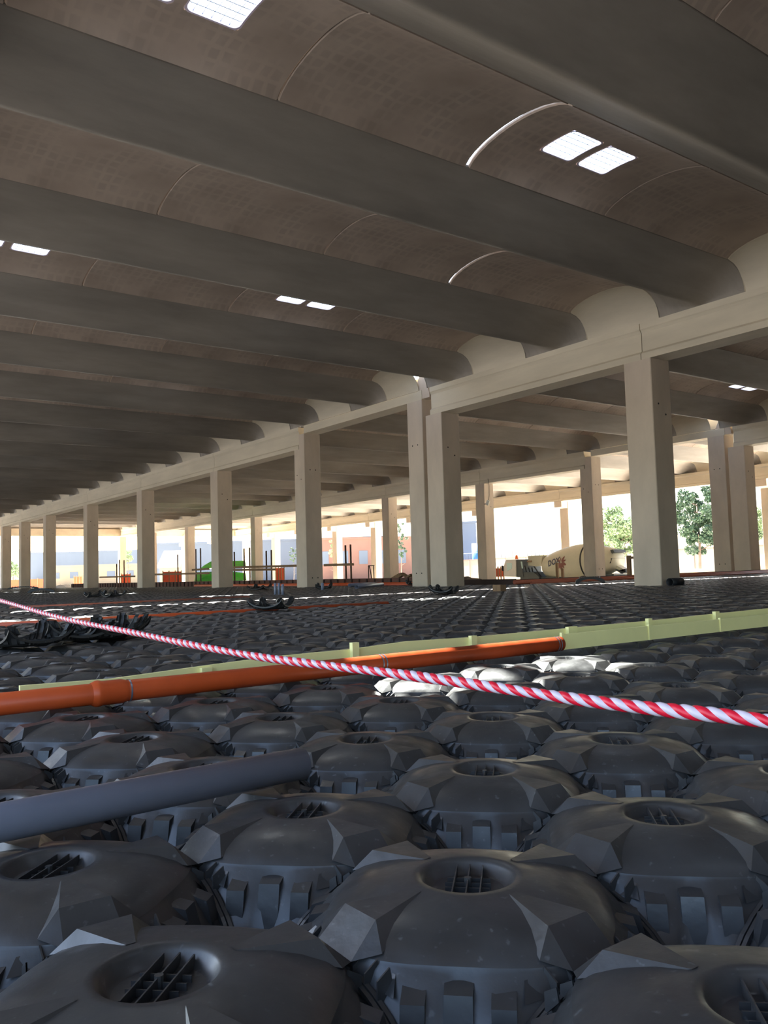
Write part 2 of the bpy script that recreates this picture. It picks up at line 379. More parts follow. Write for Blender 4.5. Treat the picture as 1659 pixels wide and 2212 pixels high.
def skylight_meshes():
    """frame with a rounded inner edge, pane, wire grid; centre at origin, x +-0.42, y +-0.405, follows the vault"""
    hx, hy = 0.42, 0.405; z = lambda x: arcz(x) - CROWN_
    fr = MB(); N = 8; rad = 0.10; inn = []; out = []
    hxi, hyi = hx - 0.015, hy - 0.015
    for cx, cy, a0 in ((hxi - rad, hyi - rad, 0), (-(hxi - rad), hyi - rad, 90), (-(hxi - rad), -(hyi - rad), 180), (hxi - rad, -(hyi - rad), 270)):
        for k in range(N + 1):
            a = math.radians(a0 + 90 * k / N); x, y = cx + rad * math.cos(a), cy + rad * math.sin(a)
            inn.append((x, y))
            s_ = max(abs(x - 0) / hx, abs(y) / hy); ox = (hx + 0.012) * (1 if x > 0 else -1); oy = (hy + 0.012) * (1 if y > 0 else -1)
            if k < N / 2: out.append((ox, oy * (k * 2 / N) * 1 if False else y if abs(a0 % 180) == 0 else oy) if a0 % 180 == 0 else (x, oy))
            else: out.append((x, oy) if a0 % 180 == 0 else (ox, y))
    # straight subdivisions so that the frame follows the arc
    K = len(inn)
    for i in range(K):
        j = (i + 1) % K
        (x0, y0), (x1, y1) = inn[i], inn[j]; (u0, w0), (u1, w1) = out[i], out[j]
        m_ = 6 if abs(x1 - x0) > 0.2 else 1
        for q in range(m_):
            a, c = q / m_, (q + 1) / m_
            P = lambda x, y, d: (x, y, z(max(-1.2, min(1.2, x))) + d)
            ia = (x0 + (x1 - x0) * a, y0 + (y1 - y0) * a); ic = (x0 + (x1 - x0) * c, y0 + (y1 - y0) * c)
            oa = (u0 + (u1 - u0) * a, w0 + (w1 - w0) * a); oc = (u0 + (u1 - u0) * c, w0 + (w1 - w0) * c)
            fr.poly([P(*ia, -0.004), P(*ic, -0.004), P(*oc, -0.004), P(*oa, -0.004)])
            fr.poly([P(*ia, -0.004), P(*ic, -0.004), P(*ic, 0.05), P(*ia, 0.05)])
    gr = MB()
    for k in range(1, 6):
        x = -hx + k * 2 * hx / 6; gr.box(x - 0.007, x + 0.007, -hy, hy, z(x) + 0.03, z(x) + 0.036)
    for k in range(1, 6):
        y = -hy + k * 2 * hy / 6; pts = [(-hx + q * hx / 3, y, z(-hx + q * hx / 3) + 0.033) for q in range(7)]
        gr.tube(pts, 0.007, 4, smooth=False)
    pn = MB()
    for q in range(6):
        a, c = -hx + q * hx / 3, -hx + (q + 1) * hx / 3
        pn.poly([(a, -hy, z(a) + 0.045), (c, -hy, z(c) + 0.045), (c, hy, z(c) + 0.045), (a, hy, z(a) + 0.045)], smooth=True)
    return fr.mesh('skylight', M['white']), gr.mesh('wire_grid', M['tie']), pn.mesh('pane', M['pane'])
CROWN_ = TIP
SKM = skylight_meshes()
BAYS = [(EDGE, 1.12), (1.12, Y1 + 0.0), (Y1 + 0.55, Y2), (Y2 + 0.55, Y3 + 0.2)]
BEAMX = [-12.31 - 5.0 * k for k in range(-20, 21)]  # roof runs on far right out of view, to darken side light
far_b, far_p, far_e = [], [], []
def merge_far(lst, name, m_):
    if not lst: return
    vv, ff, sm = [], [], []; off = 0
    for me, loc in lst:
        co = np.empty(len(me.vertices) * 3); me.vertices.foreach_get('co', co); co = co.reshape(-1, 3) + np.array(loc)
        vv.append(co); ff += [tuple(off + i for i in p.vertices) for p in me.polygons]; off += len(co)
    me = bpy.data.meshes.new(name); me.from_pydata(np.concatenate(vv).tolist(), [], ff); me.materials.append(m_)
    o = link(name, me, ceiling); o['kind'] = 'stuff'
def flip(me):
    bm = bmesh.new(); bm.from_mesh(me); bmesh.ops.recalc_face_normals(bm, faces=bm.faces); bm.to_mesh(me); bm.free(); return me
for bi, (ya, yb) in enumerate(BAYS):
    L = yb - ya; bme = flip(beam_mesh(L))
    if bi == 0: cuts = [0, L]; skl = [False]
    else:
        base = [0.0, 0.0]
        step = 3.98; c0 = (6.33 if bi == 1 else 24.87 if bi == 2 else 43.5) - ya
        cs = [c0 - step + 0.0, c0, c0 + step + 0.02, c0 + 2 * step - 0.1] + ([c0 + 3 * step] if bi == 2 else [])
        cuts = [0] + [c for c in cs if 1.0 < c < L - 1.0] + [L]
        skl = None
    pms = {}
    for bx in BEAMX:
        far = bx < -68 or bi == 0 or bx > 3
        if far: far_b.append((bme, (bx, ya, 0)))
        else: link('roof_beam', bme, ceiling, (bx, ya, 0))
        # vault to the right of this beam (x from bx+1.25 to bx+3.75)
        ch = round((bx + 2.5 + 9.81) / 5.0)       # 0 = channel with the two near skylights, -1, -2 further left
        vx = bx + 2.5
        for k in range(len(cuts) - 1):
            a, c = cuts[k], cuts[k + 1]
            ymid = ya + (a + c) / 2
            want = bi > 0 and ch % 2 == 0 and (abs((c - a) - step) < 0.3) and (min(abs(ymid - q) for q in (4.35, 12.3, 34.8, 26.8, 45.5)) < 1.2)
            gap = 0.0035
            if bi == 1 and abs(ya + c - 10.33) < 0.1 and ch == 0: gap = 0.07
            if bi == 1 and abs(ya + c - 14.2) < 0.2 and ch == -1: gap = 0.05
            key = (round(a, 3), round(c, 3), want, gap)
            x = vx; E0, E1 = k == 0, k == len(cuts) - 2; nar = abs(vx + 24.81) < 0.1
            if bi == 0: E0 = E1 = False
            if bi == 1: E0 = False
            a2, c2 = a + (0.722 if E0 else 0), c - (0.722 if E1 else 0)
            if key not in pms: pms[key] = flip(panel_mesh(c2 - a2 - gap, False, False, want))
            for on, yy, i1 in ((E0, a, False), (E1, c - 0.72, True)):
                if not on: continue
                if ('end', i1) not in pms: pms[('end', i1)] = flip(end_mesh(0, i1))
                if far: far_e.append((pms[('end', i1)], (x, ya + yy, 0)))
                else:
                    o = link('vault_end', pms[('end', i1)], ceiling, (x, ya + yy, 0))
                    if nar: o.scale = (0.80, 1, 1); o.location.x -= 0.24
            if far: far_p.append((pms[key], (x, ya + a2, 0))); continue
            o = link('vault_panel', pms[key], ceiling, (x, ya + a2, 0))
            if nar: o.scale = (0.80, 1, 1); o.location.x -= 0.24      # open expansion joint beside this row
            if want and not far:
                yc = (c2 - a2 - gap) / 2
                for sgn in (-1, 1):
                    s0 = link('skylight', SKM[0], ceiling, (x, ya + a2 + yc + sgn * 0.495, TIP))
                    link('wire_grid', SKM[1], s0); link('pane', SKM[2], s0)
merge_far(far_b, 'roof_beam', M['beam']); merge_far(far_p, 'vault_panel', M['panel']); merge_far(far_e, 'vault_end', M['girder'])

# --- girders
def girder(x0, x1, y, lab, shallow=False, mir=False, z0=ZB, z1=ZT):
    b = MB()
    t = thing('girder', lab, 'girder', ((x0 + x1) / 2, y, 0)); hw = (x1 - x0) / 2 - 0.012
    D = 0.75; e = 0.07
    if shallow:
        prof = [(0, z1 - 0.36), (0, z1 - 0.02), (0.02, z1), (D, z1), (D, z1 - 0.36)]
    else:
        prof = [(0, z0), (0, z0 + 0.17), (e * 0.4, z0 + 0.20), (e, z0 + 0.24), (e, z1 - 0.27), (e * 0.4, z1 - 0.2), (0.0, z1 - 0.17), (0.0, z1),
                (D, z1), (D, z1 - 0.17), (D - e, z1 - 0.27), (D - e, z0 + 0.24), (D, z0 + 0.17), (D, z0)]
    b.prism(prof, -hw, hw, 'x'); b.build('girder_body', M['girder'], t)
    # bedding strip between girder and roof units
    b = MB(); b.box(-hw, hw, 0.04, D - 0.04, z1 - 0.004, z1 + 0.015); b.build('bedding_strip', M['gap'], t)
    return t
G1 = [(-5.3, 12.0), (-14.22, -5.3), (-23.46, -14.22)]
names1 = ['concrete girder nearest the camera, running out past the frame edge', 'concrete girder beginning above the thick near column and leaving the frame', 'long pale girder between the twin columns and the thick near column']
for (a, c), l in zip(G1, names1): girder(a, c, Y1, l)
girder(-32.42, -23.9, Y1, 'shallow slab girder bridging the expansion bay behind the twin columns', True)
x1s = [-32.9, -41.95, -53.0, -64.2, -75.6, -84.4, -92.6, -103, -112]
for i in range(len(x1s) - 1):
    girder(x1s[i + 1], x1s[i], Y1, 'pale girder of the front row, %s bay beyond the shallow girder' % ordn(i + 1))
girder(-112, 90, 0.47, 'shallow girder crossing overhead above the camera', True)
girder(-112, 90, EDGE - 0.4, 'shallow girder at the open edge behind the camera', True)
b = MB(); b.box(-113, 90, Y1 - 0.25, Y1 + 0.85, 8.78, 8.86); b.box(-113, 90, Y2 - 0.25, Y2 + 0.85, 8.78, 8.86); o = b.build('sun_block_cap', M['girder']); o['kind'] = 'structure'  # added unseen capping strips, keep sun out of the slots over the girders
# --- columns
def column(x, y, z1, lab, holes=((6.05, 0.36, 0.62), (5.7, 0.36, 0.62)), w=0.90, notch=None, d=DEP, z0=-0.02, corbel=False, top=None, mode='side'):
    t = thing('concrete_column', lab, 'column', (x, y, 0), rz=0)
    b = MB(); b.cbox(-w / 2, w / 2, 0, d, z0, z1, 0.018)
    if notch: b.cbox(w / 2 - notch[0], w / 2, 0.0, d, z1, notch[1], 0.018)
    b.build('shaft', M['column'], t)
    if corbel:
        b = MB(); b.prism([(-0.75, z1 - 1.35 - 0.0), (-0.75, z1 - 0.85), (0, z1 - 0.85), (0, z1 - 1.45)], -0.42, 0.42, 'x'); b.build('corbel', M['column'], t)
    zt = z1 - 0.85
    def sock(px, py, pz, face):
        h = MB(); r = 0.028
        if face == 'x': h.tube([(px - 0.01, py, pz), (px + 0.004, py, pz)], r, 10, False)
        else: h.tube([(px, py + 0.01, pz), (px, py - 0.004, pz)], r, 10, False)
        h.build('anchor_hole', M['hole'], t)
    if pixd(x, y) < 95 and w != 0.95:
        if mode == 'front':
            for hz in (5.66, 0.88): sock(-0.17, 0, hz, 'y'); sock(0.14, 0, hz, 'y')
        elif mode == 'both':
            sock(-0.21, 0, 5.48, 'y'); sock(0.13, 0, 5.27, 'y')
            for hz in (5.68, 0.79): sock(w / 2, 0.29, hz, 'x'); sock(w / 2, 0.58, hz, 'x')
        else: sock(w / 2, 0.27, 5.40, 'x'); sock(w / 2, 0.58, 5.12, 'x')
    if top: pass
    return t
def pixd(x, y): return math.hypot(x, y)
column(-5.5, Y1, ZB, 'concrete column off the frame beyond the thick near column')
column(-14.37, Y1, ZB, 'thickest nearest concrete column, standing alone in the front row')
column(-23.28, Y1, ZB, 'twin concrete column carrying the pale near girder, open joint beside it')
column(-24.37, Y1, 7.32, 'taller twin concrete column with holes, carrying the shallow slab girder', mode='front')
column(-32.85, Y1, ZB, 'concrete column with a notched head where deep and shallow girders meet', notch=(0.47, 7.32), mode='both')
for i, x in enumerate([-41.92, -53.2, -64.6, -76.1, -84.75, -92.5, -103, -111.5]):
    column(x, Y1, ZB, 'front-row concrete column, %s beyond the notched-head column' % ordn(i + 1))
# tympanum pier filling the roof end at the expansion joint
b = MB(); b.prism([(-0.95, 7.34), (0.32, 7.34), (0.32, 7.5), (0.05, 8.3), (-0.2, 8.3), (-0.55, 7.66), (-0.95, 7.66)], 0.02, 0.4, 'y')
o = b.build('joint_pier', M['column']); o.location = (-23.8, Y1, 0); tag(o, 'small pointed concrete stub above the twin columns at the roof joint', 'pier')
# row 2
for a, c, l in ((-14.2, 3, 'back-row girder at the frame edge beyond the far twin columns'), (-22.9, -14.2, 'back-row girder starting above the far twin columns')):
    girder(a, c, Y2, l)
girder(-31.8, -23.3, Y2, 'back-row shallow girder spanning between far twin columns and notched column', True)
x2s = [-32.3, -41.3, -52.0, -63.0, -74.0, -82.5, -90.6, -102, -113]
for i in range(len(x2s) - 1):
    girder(x2s[i + 1], x2s[i], Y2, 'back-row deep girder, %s bay beyond the back-row shallow girder' % ordn(i + 1))
column(-14.0, Y2, ZB, 'back-row concrete column hidden beyond the frame edge')
column(-22.77, Y2, ZB, 'back-row twin column nearer the frame edge, lit side face', w=0.88)
column(-23.83, Y2, 7.32, 'back-row twin column with a dark narrow gap beside it', w=0.92, mode='front')
column(-32.23, Y2, ZB, 'back-row column in front of the mixer drum', notch=(0.47, 7.32), w=0.86, mode='both')
L2 = ['back-row column with a small floodlight, just ahead of the mixer cab', 'back-row column seen between the notched column and the twins', 'back-row column behind the front-row notched-head column', 'back-row column by the timber guard rail, behind stakes']
for i, x in enumerate([-41.3, -52.0, -63.0, -73.9, -82.5, -90.0, -101.5, -112.5]):
    column(x, Y2, ZB, L2[i] if i < 4 else 'distant back-row column, %s beyond the stakes' % ordn(i - 3), w=0.86, z0=GZ)
b = MB(); b.prism([(-0.95, 7.34), (0.32, 7.34), (0.32, 7.5), (0.05, 8.3), (-0.2, 8.3), (-0.55, 7.66), (-0.95, 7.66)], 0.02, 0.4, 'y')
o = b.build('joint_pier', M['column']); o.location = (-23.3, Y2, 0); tag(o, 'bright pointed concrete stub above the back-row twin columns', 'pier')
# row 3 (facade): girders on corbels of columns standing outside
x3 = [(1645, 1090), (1208, 1090), (1028, 1109), (884, 1118), (795, 1129), (712, 1138), (640, 1146), (580, 1152), (517, 1160)]
X3 = [-30.9] + [at_y(p[0], p[1], Y3).x for p in x3[1:]] + [-121, -132]
X3g = [-20.5, -31.6] + [-41.6] + X3[1:]
X3g = sorted(X3g, reverse=True)
for i in range(len(X3g) - 1):
    girder(X3g[i + 1], X3g[i], Y3, 'sunlit outer girder on corbels, %s bay from the mixer side' % ordn(i + 1))
for i, x in enumerate(sorted(X3 + [-20.9, -41.0], reverse=True)):
    column(x - 0.2, Y3 + 0.78, 7.5, 'pale outer facade column with a corbel, %s from the tree side' % ordn(i + 1), z0=GZ, corbel=True, w=0.95)
# left end facade beam and columns
b = MB(); b.box(-112.6, -112, 20.5, Y3, 6.75, 7.7); o = b.build('edge_beam', M['girder']); tag(o, 'long pale edge beam closing the far end of the hall', 'beam')
for i, y in enumerate((29.0, 47.5)):
    column(-112.2, y, 7.0, ('far end column below the pale edge beam, beside orange mesh', 'far end column below the pale edge beam, corner side')[i], z0=GZ)

b = MB(); b.box(-17.5, 90, Y3, Y3 + 0.3, GZ, 9.0); o = b.build('light_block_back', M['wall']); o['kind'] = 'structure'  # added unseen wall, cuts side light on the columns
b = MB(); b.box(42, 42.3, EDGE, Y3, GZ, 9.0); o = b.build('light_block_right', M['wall']); o['kind'] = 'structure'  # another added unseen wall, shuts out light from the right

# ================================================================== PLASTIC FORMS
SP, FH = 0.60, 0.40
def arch(t): return 0.015 + 0.30 * math.sqrt(max(0, 1 - (t / 0.3) ** 2))
def capz(r):
    P = [(0.0, 0.400), (0.092, 0.400), (0.12, 0.3985), (0.17, 0.392), (0.22, 0.381), (0.26, 0.368), (0.280, 0.358), (0.292, 0.349)]
    for (a, za), (c, zc) in zip(P, P[1:]):
        if r <= c: return za + (zc - za) * (r - a) / (c - a)
    return 0.335
def form_geo(n, rings, detail):
    b = MB(); rows = []
    th = [2 * PI * k / n for k in range(n)]
    kk = lambda a, r: r if r < 0.16 else 0.16 + (r - 0.16) * (1 - 0.25 * math.sin(2 * a) ** 2)
    for r, z in rings: rows.append([(kk(a, r) * math.cos(a), kk(a, r) * math.sin(a), z) for a in th])
    walls = ((0.05, 0.07), (0.30, 0.22), (0.52, 0.52), (1.0, 1.0)) if detail else ((0.35, 0.6), (1.0, 1.0))
    for fr_, fz in walls:
        row = []
        for a in th:
            ca, sa = math.cos(a), math.sin(a); B = 0.2985 / max(abs(ca), abs(sa)); t = B * min(abs(ca), abs(sa))
            z1 = arch(t); rl = kk(a, 0.292); r = rl + (B - rl) * fr_; row.append((r * ca, r * sa, 0.349 + (z1 - 0.349) * fz))
        rows.append(row)
    v = [p for r in rows for p in r]; nr = len(rows)
    f = [(i * n + k, i * n + (k + 1) % n, (i + 1) * n + (k + 1) % n, (i + 1) * n + k) for i in range(nr - 1) for k in range(n)]
    nf = (len(rings) - 1) * n; ncap = len(rings) * n
    b.add(v[:ncap], [tuple(reversed(q)) for q in f[:nf]], smooth=True)
    b.add(v[ncap - n:], [tuple(i - (ncap - n) for i in reversed(q)) for q in f[nf:]], smooth=True)
    b.poly(rows[0])
    # raised wedges towards the four neighbours
    for q in range(4):
        R = Matrix.Rotation(q * PI / 2, 4, 'Z'); T = lambda x, y, z: tuple(R @ Vector((x, y, z)))
        z0, z1 = capz(0.118) + 0.001, 0.3985
        a0, a1 = T(0.118, -0.008, z0), T(0.118, 0.008, z0)
        b0, b1 = T(0.245, -0.046, z1 - 0.004), T(0.245, 0.046, z1 - 0.004)
        c0, c1 = T(0.262, -0.086, capz(0.276) - 0.002), T(0.262, 0.086, capz(0.276) - 0.002)
        e0, e1 = T(0.300, -0.052, 0.345), T(0.300, 0.052, 0.345)
        b.poly([a0, b0, b1, a1]); b.poly([a0, c0, b0]); b.poly([a1, b1, c1])
        b.poly([b0, e0, e1, b1]); b.poly([b0, c0, e0]); b.poly([b1, e1, c1])
        if detail:
            # pairs of bosses on the leg below the lip, and a pilaster
            Rc = Matrix.Rotation(q * PI / 2 + PI / 4, 4, 'Z')
            for sgn in (-1, 1):
                y0, y1 = sgn * 0.050, sgn * 0.088
                pts = [(0.255, y0, 0.335), (0.255, y1, 0.335), (0.315, y1, 0.315), (0.315, y0, 0.315), (0.30, y0, 0.235), (0.30, y1, 0.235), (0.335, y1, 0.235), (0.335, y0, 0.235)]
                P = [tuple(Rc @ Vector(p)) for p in pts]
                b.add(P, [(0, 1, 2, 3), (3, 2, 6, 7), (0, 3, 7, 4), (1, 5, 6, 2), (4, 7, 6, 5)])
                pts = [(0.325, y0 * 0.5, 0.17), (0.325, y1 * 0.72, 0.17), (0.352, y1 * 0.72, 0.15), (0.352, y0 * 0.5, 0.15), (0.345, y0 * 0.4, 0.06), (0.345, y1 * 0.6, 0.06), (0.375, y1 * 0.6, 0.06), (0.375, y0 * 0.4, 0.06)]
                P = [tuple(Rc @ Vector(p)) for p in pts]
                b.add(P, [(0, 1, 2, 3), (3, 2, 6, 7), (0, 3, 7, 4), (1, 5, 6, 2)])
            pts = [(0.25, -0.024, 0.335), (0.25, 0.024, 0.335), (0.300, 0.022, 0.325), (0.300, -0.022, 0.325), (0.36, -0.03, 0.02), (0.36, 0.03, 0.02), (0.392, 0.026, 0.02), (0.392, -0.026, 0.02)]
            P = [tuple(Rc @ Vector(p)) for p in pts]
            b.add(P, [(0, 1, 2, 3), (3, 2, 6, 7), (0, 3, 7, 4), (1, 5, 6, 2)])
            # lip ledge between boss and wedge
            for sgn in (-1, 1):
                y0, y1 = sgn * 0.10, sgn * 0.16
                pts = [(0.27, y0, 0.338), (0.22, y1, 0.338), (0.25, y1, 0.315), (0.298, y0, 0.315)]
                P = [tuple(Rc @ Vector(p)) for p in pts]; b.poly(P)
    return b
def grate_geo():
    b = MB(); z0, z1 = 0.373, 0.3925; R = Matrix.Rotation(PI / 4, 4, 'Z')
    for k in (-1, 0, 1):
        w = math.sqrt(0.078 ** 2 - (k * 0.025) ** 2); b.box(k * 0.025 - 0.0013, k * 0.025 + 0.0013, -w, w, z0, z1, M_=R)
        b.box(-w * 0.55, w * 0.55, k * 0.024 - 0.0013, k * 0.024 + 0.0013, z0, z1 - 0.008, M_=R)
    b.tube([(0, 0, z0), (0, 0, z1 + 0.002)], 0.007, 8, False)
    return b
def flange_geo():
    """arched double rib along the four sides plus short stiffening fins"""
    b = MB()
    for q in range(4):
        R = Matrix.Rotation(q * PI / 2, 4, 'Z')
        ts = [-0.292 + 0.584 * k / 16 for k in range(17)]
        for off, dz in ((0.2945, 0.020), (0.2800, 0.012)):
            for i in range(16):
                t0, t1 = ts[i], ts[i + 1]
                z0, z1 = arch(t0), arch(t1)
                P = [(off - 0.004, t0, z0 - 0.02), (off + 0.004, t0, z0 - 0.02), (off + 0.004, t1, z1 - 0.02), (off - 0.004, t1, z1 - 0.02),
                     (off - 0.004, t0, z0 + dz), (off + 0.004, t0, z0 + dz), (off + 0.004, t1, z1 + dz), (off - 0.004, t1, z1 + dz)]
                P = [tuple(R @ Vector(p)) for p in P]
                b.add(P, [(4, 5, 6, 7), (0, 4, 7, 3), (1, 2, 6, 5)])
        for k in range(-3, 4):
            y = k * 0.034 + 0.017
            P = [(0.262, y - 0.0015, 0.30), (0.297, y - 0.0015, 0.30), (0.297, y + 0.0015, 0.30), (0.262, y + 0.0015, 0.30), (0.272, y - 0.0015, 0.352), (0.297, y - 0.0015, 0.337), (0.297, y + 0.0015, 0.337), (0.272, y + 0.0015, 0.352)]
            P = [tuple(R @ Vector(p)) for p in P]
            b.add(P, [(4, 5, 6, 7), (0, 1, 5, 4), (3, 7, 6, 2), (1, 2, 6, 5)])
    return b
HR = [(0.068, 0.374), (0.073, 0.376), (0.085, 0.393), (0.092, 0.400), (0.105, 0.3995), (0.12, 0.3985), (0.17, 0.392), (0.22, 0.381), (0.26, 0.368), (0.280, 0.358), (0.292, 0.349)]
MR = [(0.07, 0.364), (0.088, 0.400), (0.17, 0.392), (0.25, 0.371), (0.280, 0.358), (0.292, 0.349)]
LR = [(0.07, 0.372), (0.09, 0.400), (0.20, 0.386), (0.290, 0.345)]
HI = form_geo(64, HR, True); HIM = HI.mesh('plastic_form', M['plastic'])
GRM = grate_geo().mesh('centre_grating', M['plastic']); FLM = flange_geo().mesh('edge_flange', M['plastic'])
MI = form_geo(32, MR, True); MIM = MI.mesh('plastic_form', M['plastic'])
LO = form_geo(16, LR, False)
X0, Y0, TH = -0.0277, 0.4678, -0.00568
ct, st = math.cos(TH), math.sin(TH)
cells = []
colrects = [(x, y) for x in (-5.5, -14.37, -23.28, -24.37, -32.85, -41.92, -53.2, -64.6, -76.1, -84.75, -92.5, -103, -111.5) for y in (Y1 + 0.42,)] + [(-14.0, Y2 + .42), (-22.77, Y2 + .42)]
for i in range(-186, 16):
    for j in range(-12, 80):
        u, w = X0 + i * SP, Y0 + j * SP
        x, y = ct * u - st * w, st * u + ct * w
        if x < -21.3 and y > 21.2: continue
        if y > 46: continue
        if any(abs(x - a) < 0.78 and abs(y - c) < 0.75 for a, c in colrects): continue
        p = pix((x, y, 0.38))
        if p is None:
            if math.hypot(x, y) < 2.2: cells.append((1e9, x, y, i, j, None))
            continue
        mg = 0.5 * F / p[2] + 20
        if -mg - 300 < p[0] < W + mg + 300 and p[1] < H + mg + 250:
            vis = -0.4 * F / p[2] < p[0] < W + 0.4 * F / p[2] and p[1] < H + 0.25 * F / p[2]
            cells.append((p[2], x, y, i, j, p if vis else None))
cells = [c for c in cells if not (c[5] is None and c[0] > 1e8 and math.hypot(c[1], c[2]) < 0.0)]
vis = sorted([c for c in cells if c[5] is not None])
near = vis[:300]; nearset = {(c[3], c[4]) for c in near}
rows = {}
for c in vis: rows.setdefault(c[3], []).append(c[4])
for k in rows: rows[k] = sorted(rows[k])
PIPE_I = -7      # rows with i >= -6 lie between camera and orange pipe
def flabel(i, j):
    k = rows[i].index(j) + 1
    if i >= PIPE_I + 1:
        d = i - PIPE_I
        return 'black plastic form, %s from the left in the %s row before the orange pipe' % (ordn(k), ordn(d))
    return 'black plastic form, %s from the left in the %s row past the orange pipe' % (ordn(k), ordn(PIPE_I + 1 - i))
NEARLAB = {(-2, 1): 'black plastic form with round centre grating, front and centre of the picture',
           (-2, 0): 'large black plastic form at the bottom edge, its grating fully visible',
           (-3, 0): 'black plastic form below the grey pipe at the left frame edge',
           (-3, 1): 'black plastic form just past the open end of the grey pipe',
           (-2, 2): 'black plastic form at the right frame edge with glossy rim, above the corner one',
           (-1, 1): 'black plastic form cut off by the bottom right corner'}
for q, c in enumerate(near):
    d, x, y, i, j, p = c
    big = d < 6.5
    o = link('plastic_form', HIM if big else MIM, None, (x, y, 0), TH + (0 if True else 0))
    tag(o, NEARLAB.get((i, j), flabel(i, j)), 'plastic form', 'interlocking black plastic floor forms')
    if d < 9: link('centre_grating', GRM, o)
    if d < 6.5: link('edge_flange', FLM, o)
# everything further off or beside the frame: one object
def arrays(b):
    v = np.array(b.v); fl_ = [len(f) for f in b.f]; idx = np.array([i for f in b.f for i in f]); return v, np.array(fl_), idx, np.array(b.sm)
def mass(name, items, geos, m_):
    V, N_, I, SM = [], [], [], []; off = 0
    for g_, x, y in items:
        v, n_, ii, sm = geos[g_]
        z_ = np.stack([ct * v[:, 0] - st * v[:, 1] + x, st * v[:, 0] + ct * v[:, 1] + y, v[:, 2]], 1)
        V.append(z_); N_.append(n_); I.append(ii + off); SM.append(sm); off += len(v)
    V = np.concatenate(V); N_ = np.concatenate(N_); I = np.concatenate(I); SM = np.concatenate(SM)
    me = bpy.data.meshes.new(name); me.vertices.add(len(V)); me.vertices.foreach_set('co', V.ravel())
    me.loops.add(len(I)); me.loops.foreach_set('vertex_index', I)
    me.polygons.add(len(N_)); me.polygons.foreach_set('loop_start', np.concatenate([[0], np.cumsum(N_)[:-1]])); me.polygons.foreach_set('loop_total', N_)
    me.polygons.foreach_set('use_smooth', SM); me.materials.append(m_); me.update(calc_edges=True); me.validate()
    return link(name, me)
geos = [arrays(MI), arrays(LO)]
rest = [c for c in cells if (c[3], c[4]) not in nearset]
o = mass('plastic_form', [(0 if c[0] < 9 else 1, c[1], c[2]) for c in rest], geos, M['plastic'])
tag(o, 'field of further black plastic forms reaching to the column rows', 'plastic form', None, 'stuff')

# ================================================================== THINGS ON THE FORMS
TOP = 0.40
# grey pipe in the foreground
def pipe(name, lab, p0, p1, r, m_, cat='pipe', wall=0.005, n=28, parts=True, group=None):
    p0, p1 = Vector(p0), Vector(p1); t = thing(name, lab, cat, p0, group)
    d = p1 - p0; L = d.length; t.rotation_euler = d.to_track_quat('X', 'Z').to_euler()
    b = MB(); ring = lambda x, rr: [(x, rr * math.cos(2 * PI * k / n), rr * math.sin(2 * PI * k / n)) for k in range(n)]
    R = [ring(0, r), ring(L, r), ring(L, r - wall), ring(0, r - wall)]
    v = [p for q in R for p in q]; f = []
    for i in range(4):
        j = (i + 1) % 4
        for k in range(n): f.append((i * n + k, i * n + (k + 1) % n, j * n + (k + 1) % n, j * n + k))
    b.add(v, f, smooth=True)
    for i in range(len(b.f)):
        if (i // n) in (1, 3): b.sm[i] = False
    b.build('pipe_body', m_, t); return t, L
xg = -1.955
a = at_x(655, 1651, xg)
gp, _ = pipe('grey_pipe', 'thick grey plastic pipe lying across the near forms', (-1.985, -0.8, TOP + 0.043), (-2.055, 1.215, TOP + 0.047), 0.0425, M['grey'])
# orange pipe with socket and straps
xo = at_z(400, 1478, TOP + 0.06).x
xo = -3.93
ye = at_x(1210, 1388, xo).y; ys_ = at_x(205, 1495, xo).y
PR = 0.049
op, L = pipe('orange_pipe', 'long orange drain pipe with a socket, lying past the near forms', (xo, -1.2, TOP + PR + 0.001), (xo, ye, TOP + PR + 0.001), PR, M['orange'])
b = MB(); s0 = ys_ + 1.2
b.tube([(s0 - 0.02, 0, 0), (s0, 0, 0), (s0 + 0.012, 0, 0), (s0 + 0.03, 0, 0), (s0 + 0.12, 0, 0), (s0 + 0.145, 0, 0)], [PR + 0.001, PR + 0.010, PR + 0.012, PR + 0.007, PR + 0.007, PR + 0.001], 28, True, False)
b.build('socket', M['orange'], op)
for px, py in ((272, 1482), (822, 1425), (1200, 1390)):
    yy = at_x(px, py, xo).y + 1.2; b = MB()
    for dx in (-0.012, 0.012): b.tube([(yy + dx - 0.004, 0, 0), (yy + dx + 0.004, 0, 0)], PR + 0.0025, 28, True, False)
    b.build('strap', M['tie'], op)
# pale yellow-green edge boards
xb = -4.36
bt = thing('edge_board', 'long pale yellow-green board standing on edge behind the orange pipe', 'board', (xb, 0, TOP))
y0 = at_x(42, 1483, xb).y
tops = [(42, 1481), (240, 1466), (440, 1438), (600, 1417), (760, 1402), (880, 1385), (1010, 1377), (1225, 1357), (1400, 1341), (1540, 1326), (1659, 1314)]
prof = []
for px, py in tops:
    q = at_x(px, py, xb); prof.append((q.y, q.z - TOP))
prof.append((12.0, prof[-1][1]))
prof = [(y, min(0.165, max(0.05, z))) for y, z in prof]
for k in range(len(prof) - 1):
    pass
b = MB()
v = []
for y, z in prof: v += [(-0.012, y, -0.02), (0.012, y, -0.02), (0.012, y, z), (-0.012, y, z)]
f = []
for i in range(len(prof) - 1):
    for k in range(4): f.append((i * 4 + k, i * 4 + (k + 1) % 4, (i + 1) * 4 + (k + 1) % 4, (i + 1) * 4 + k))
f += [(3, 2, 1, 0), tuple(len(prof) * 4 - 4 + k for k in range(4))]
b.add(v, f); b.build('panel', M['board'], bt)
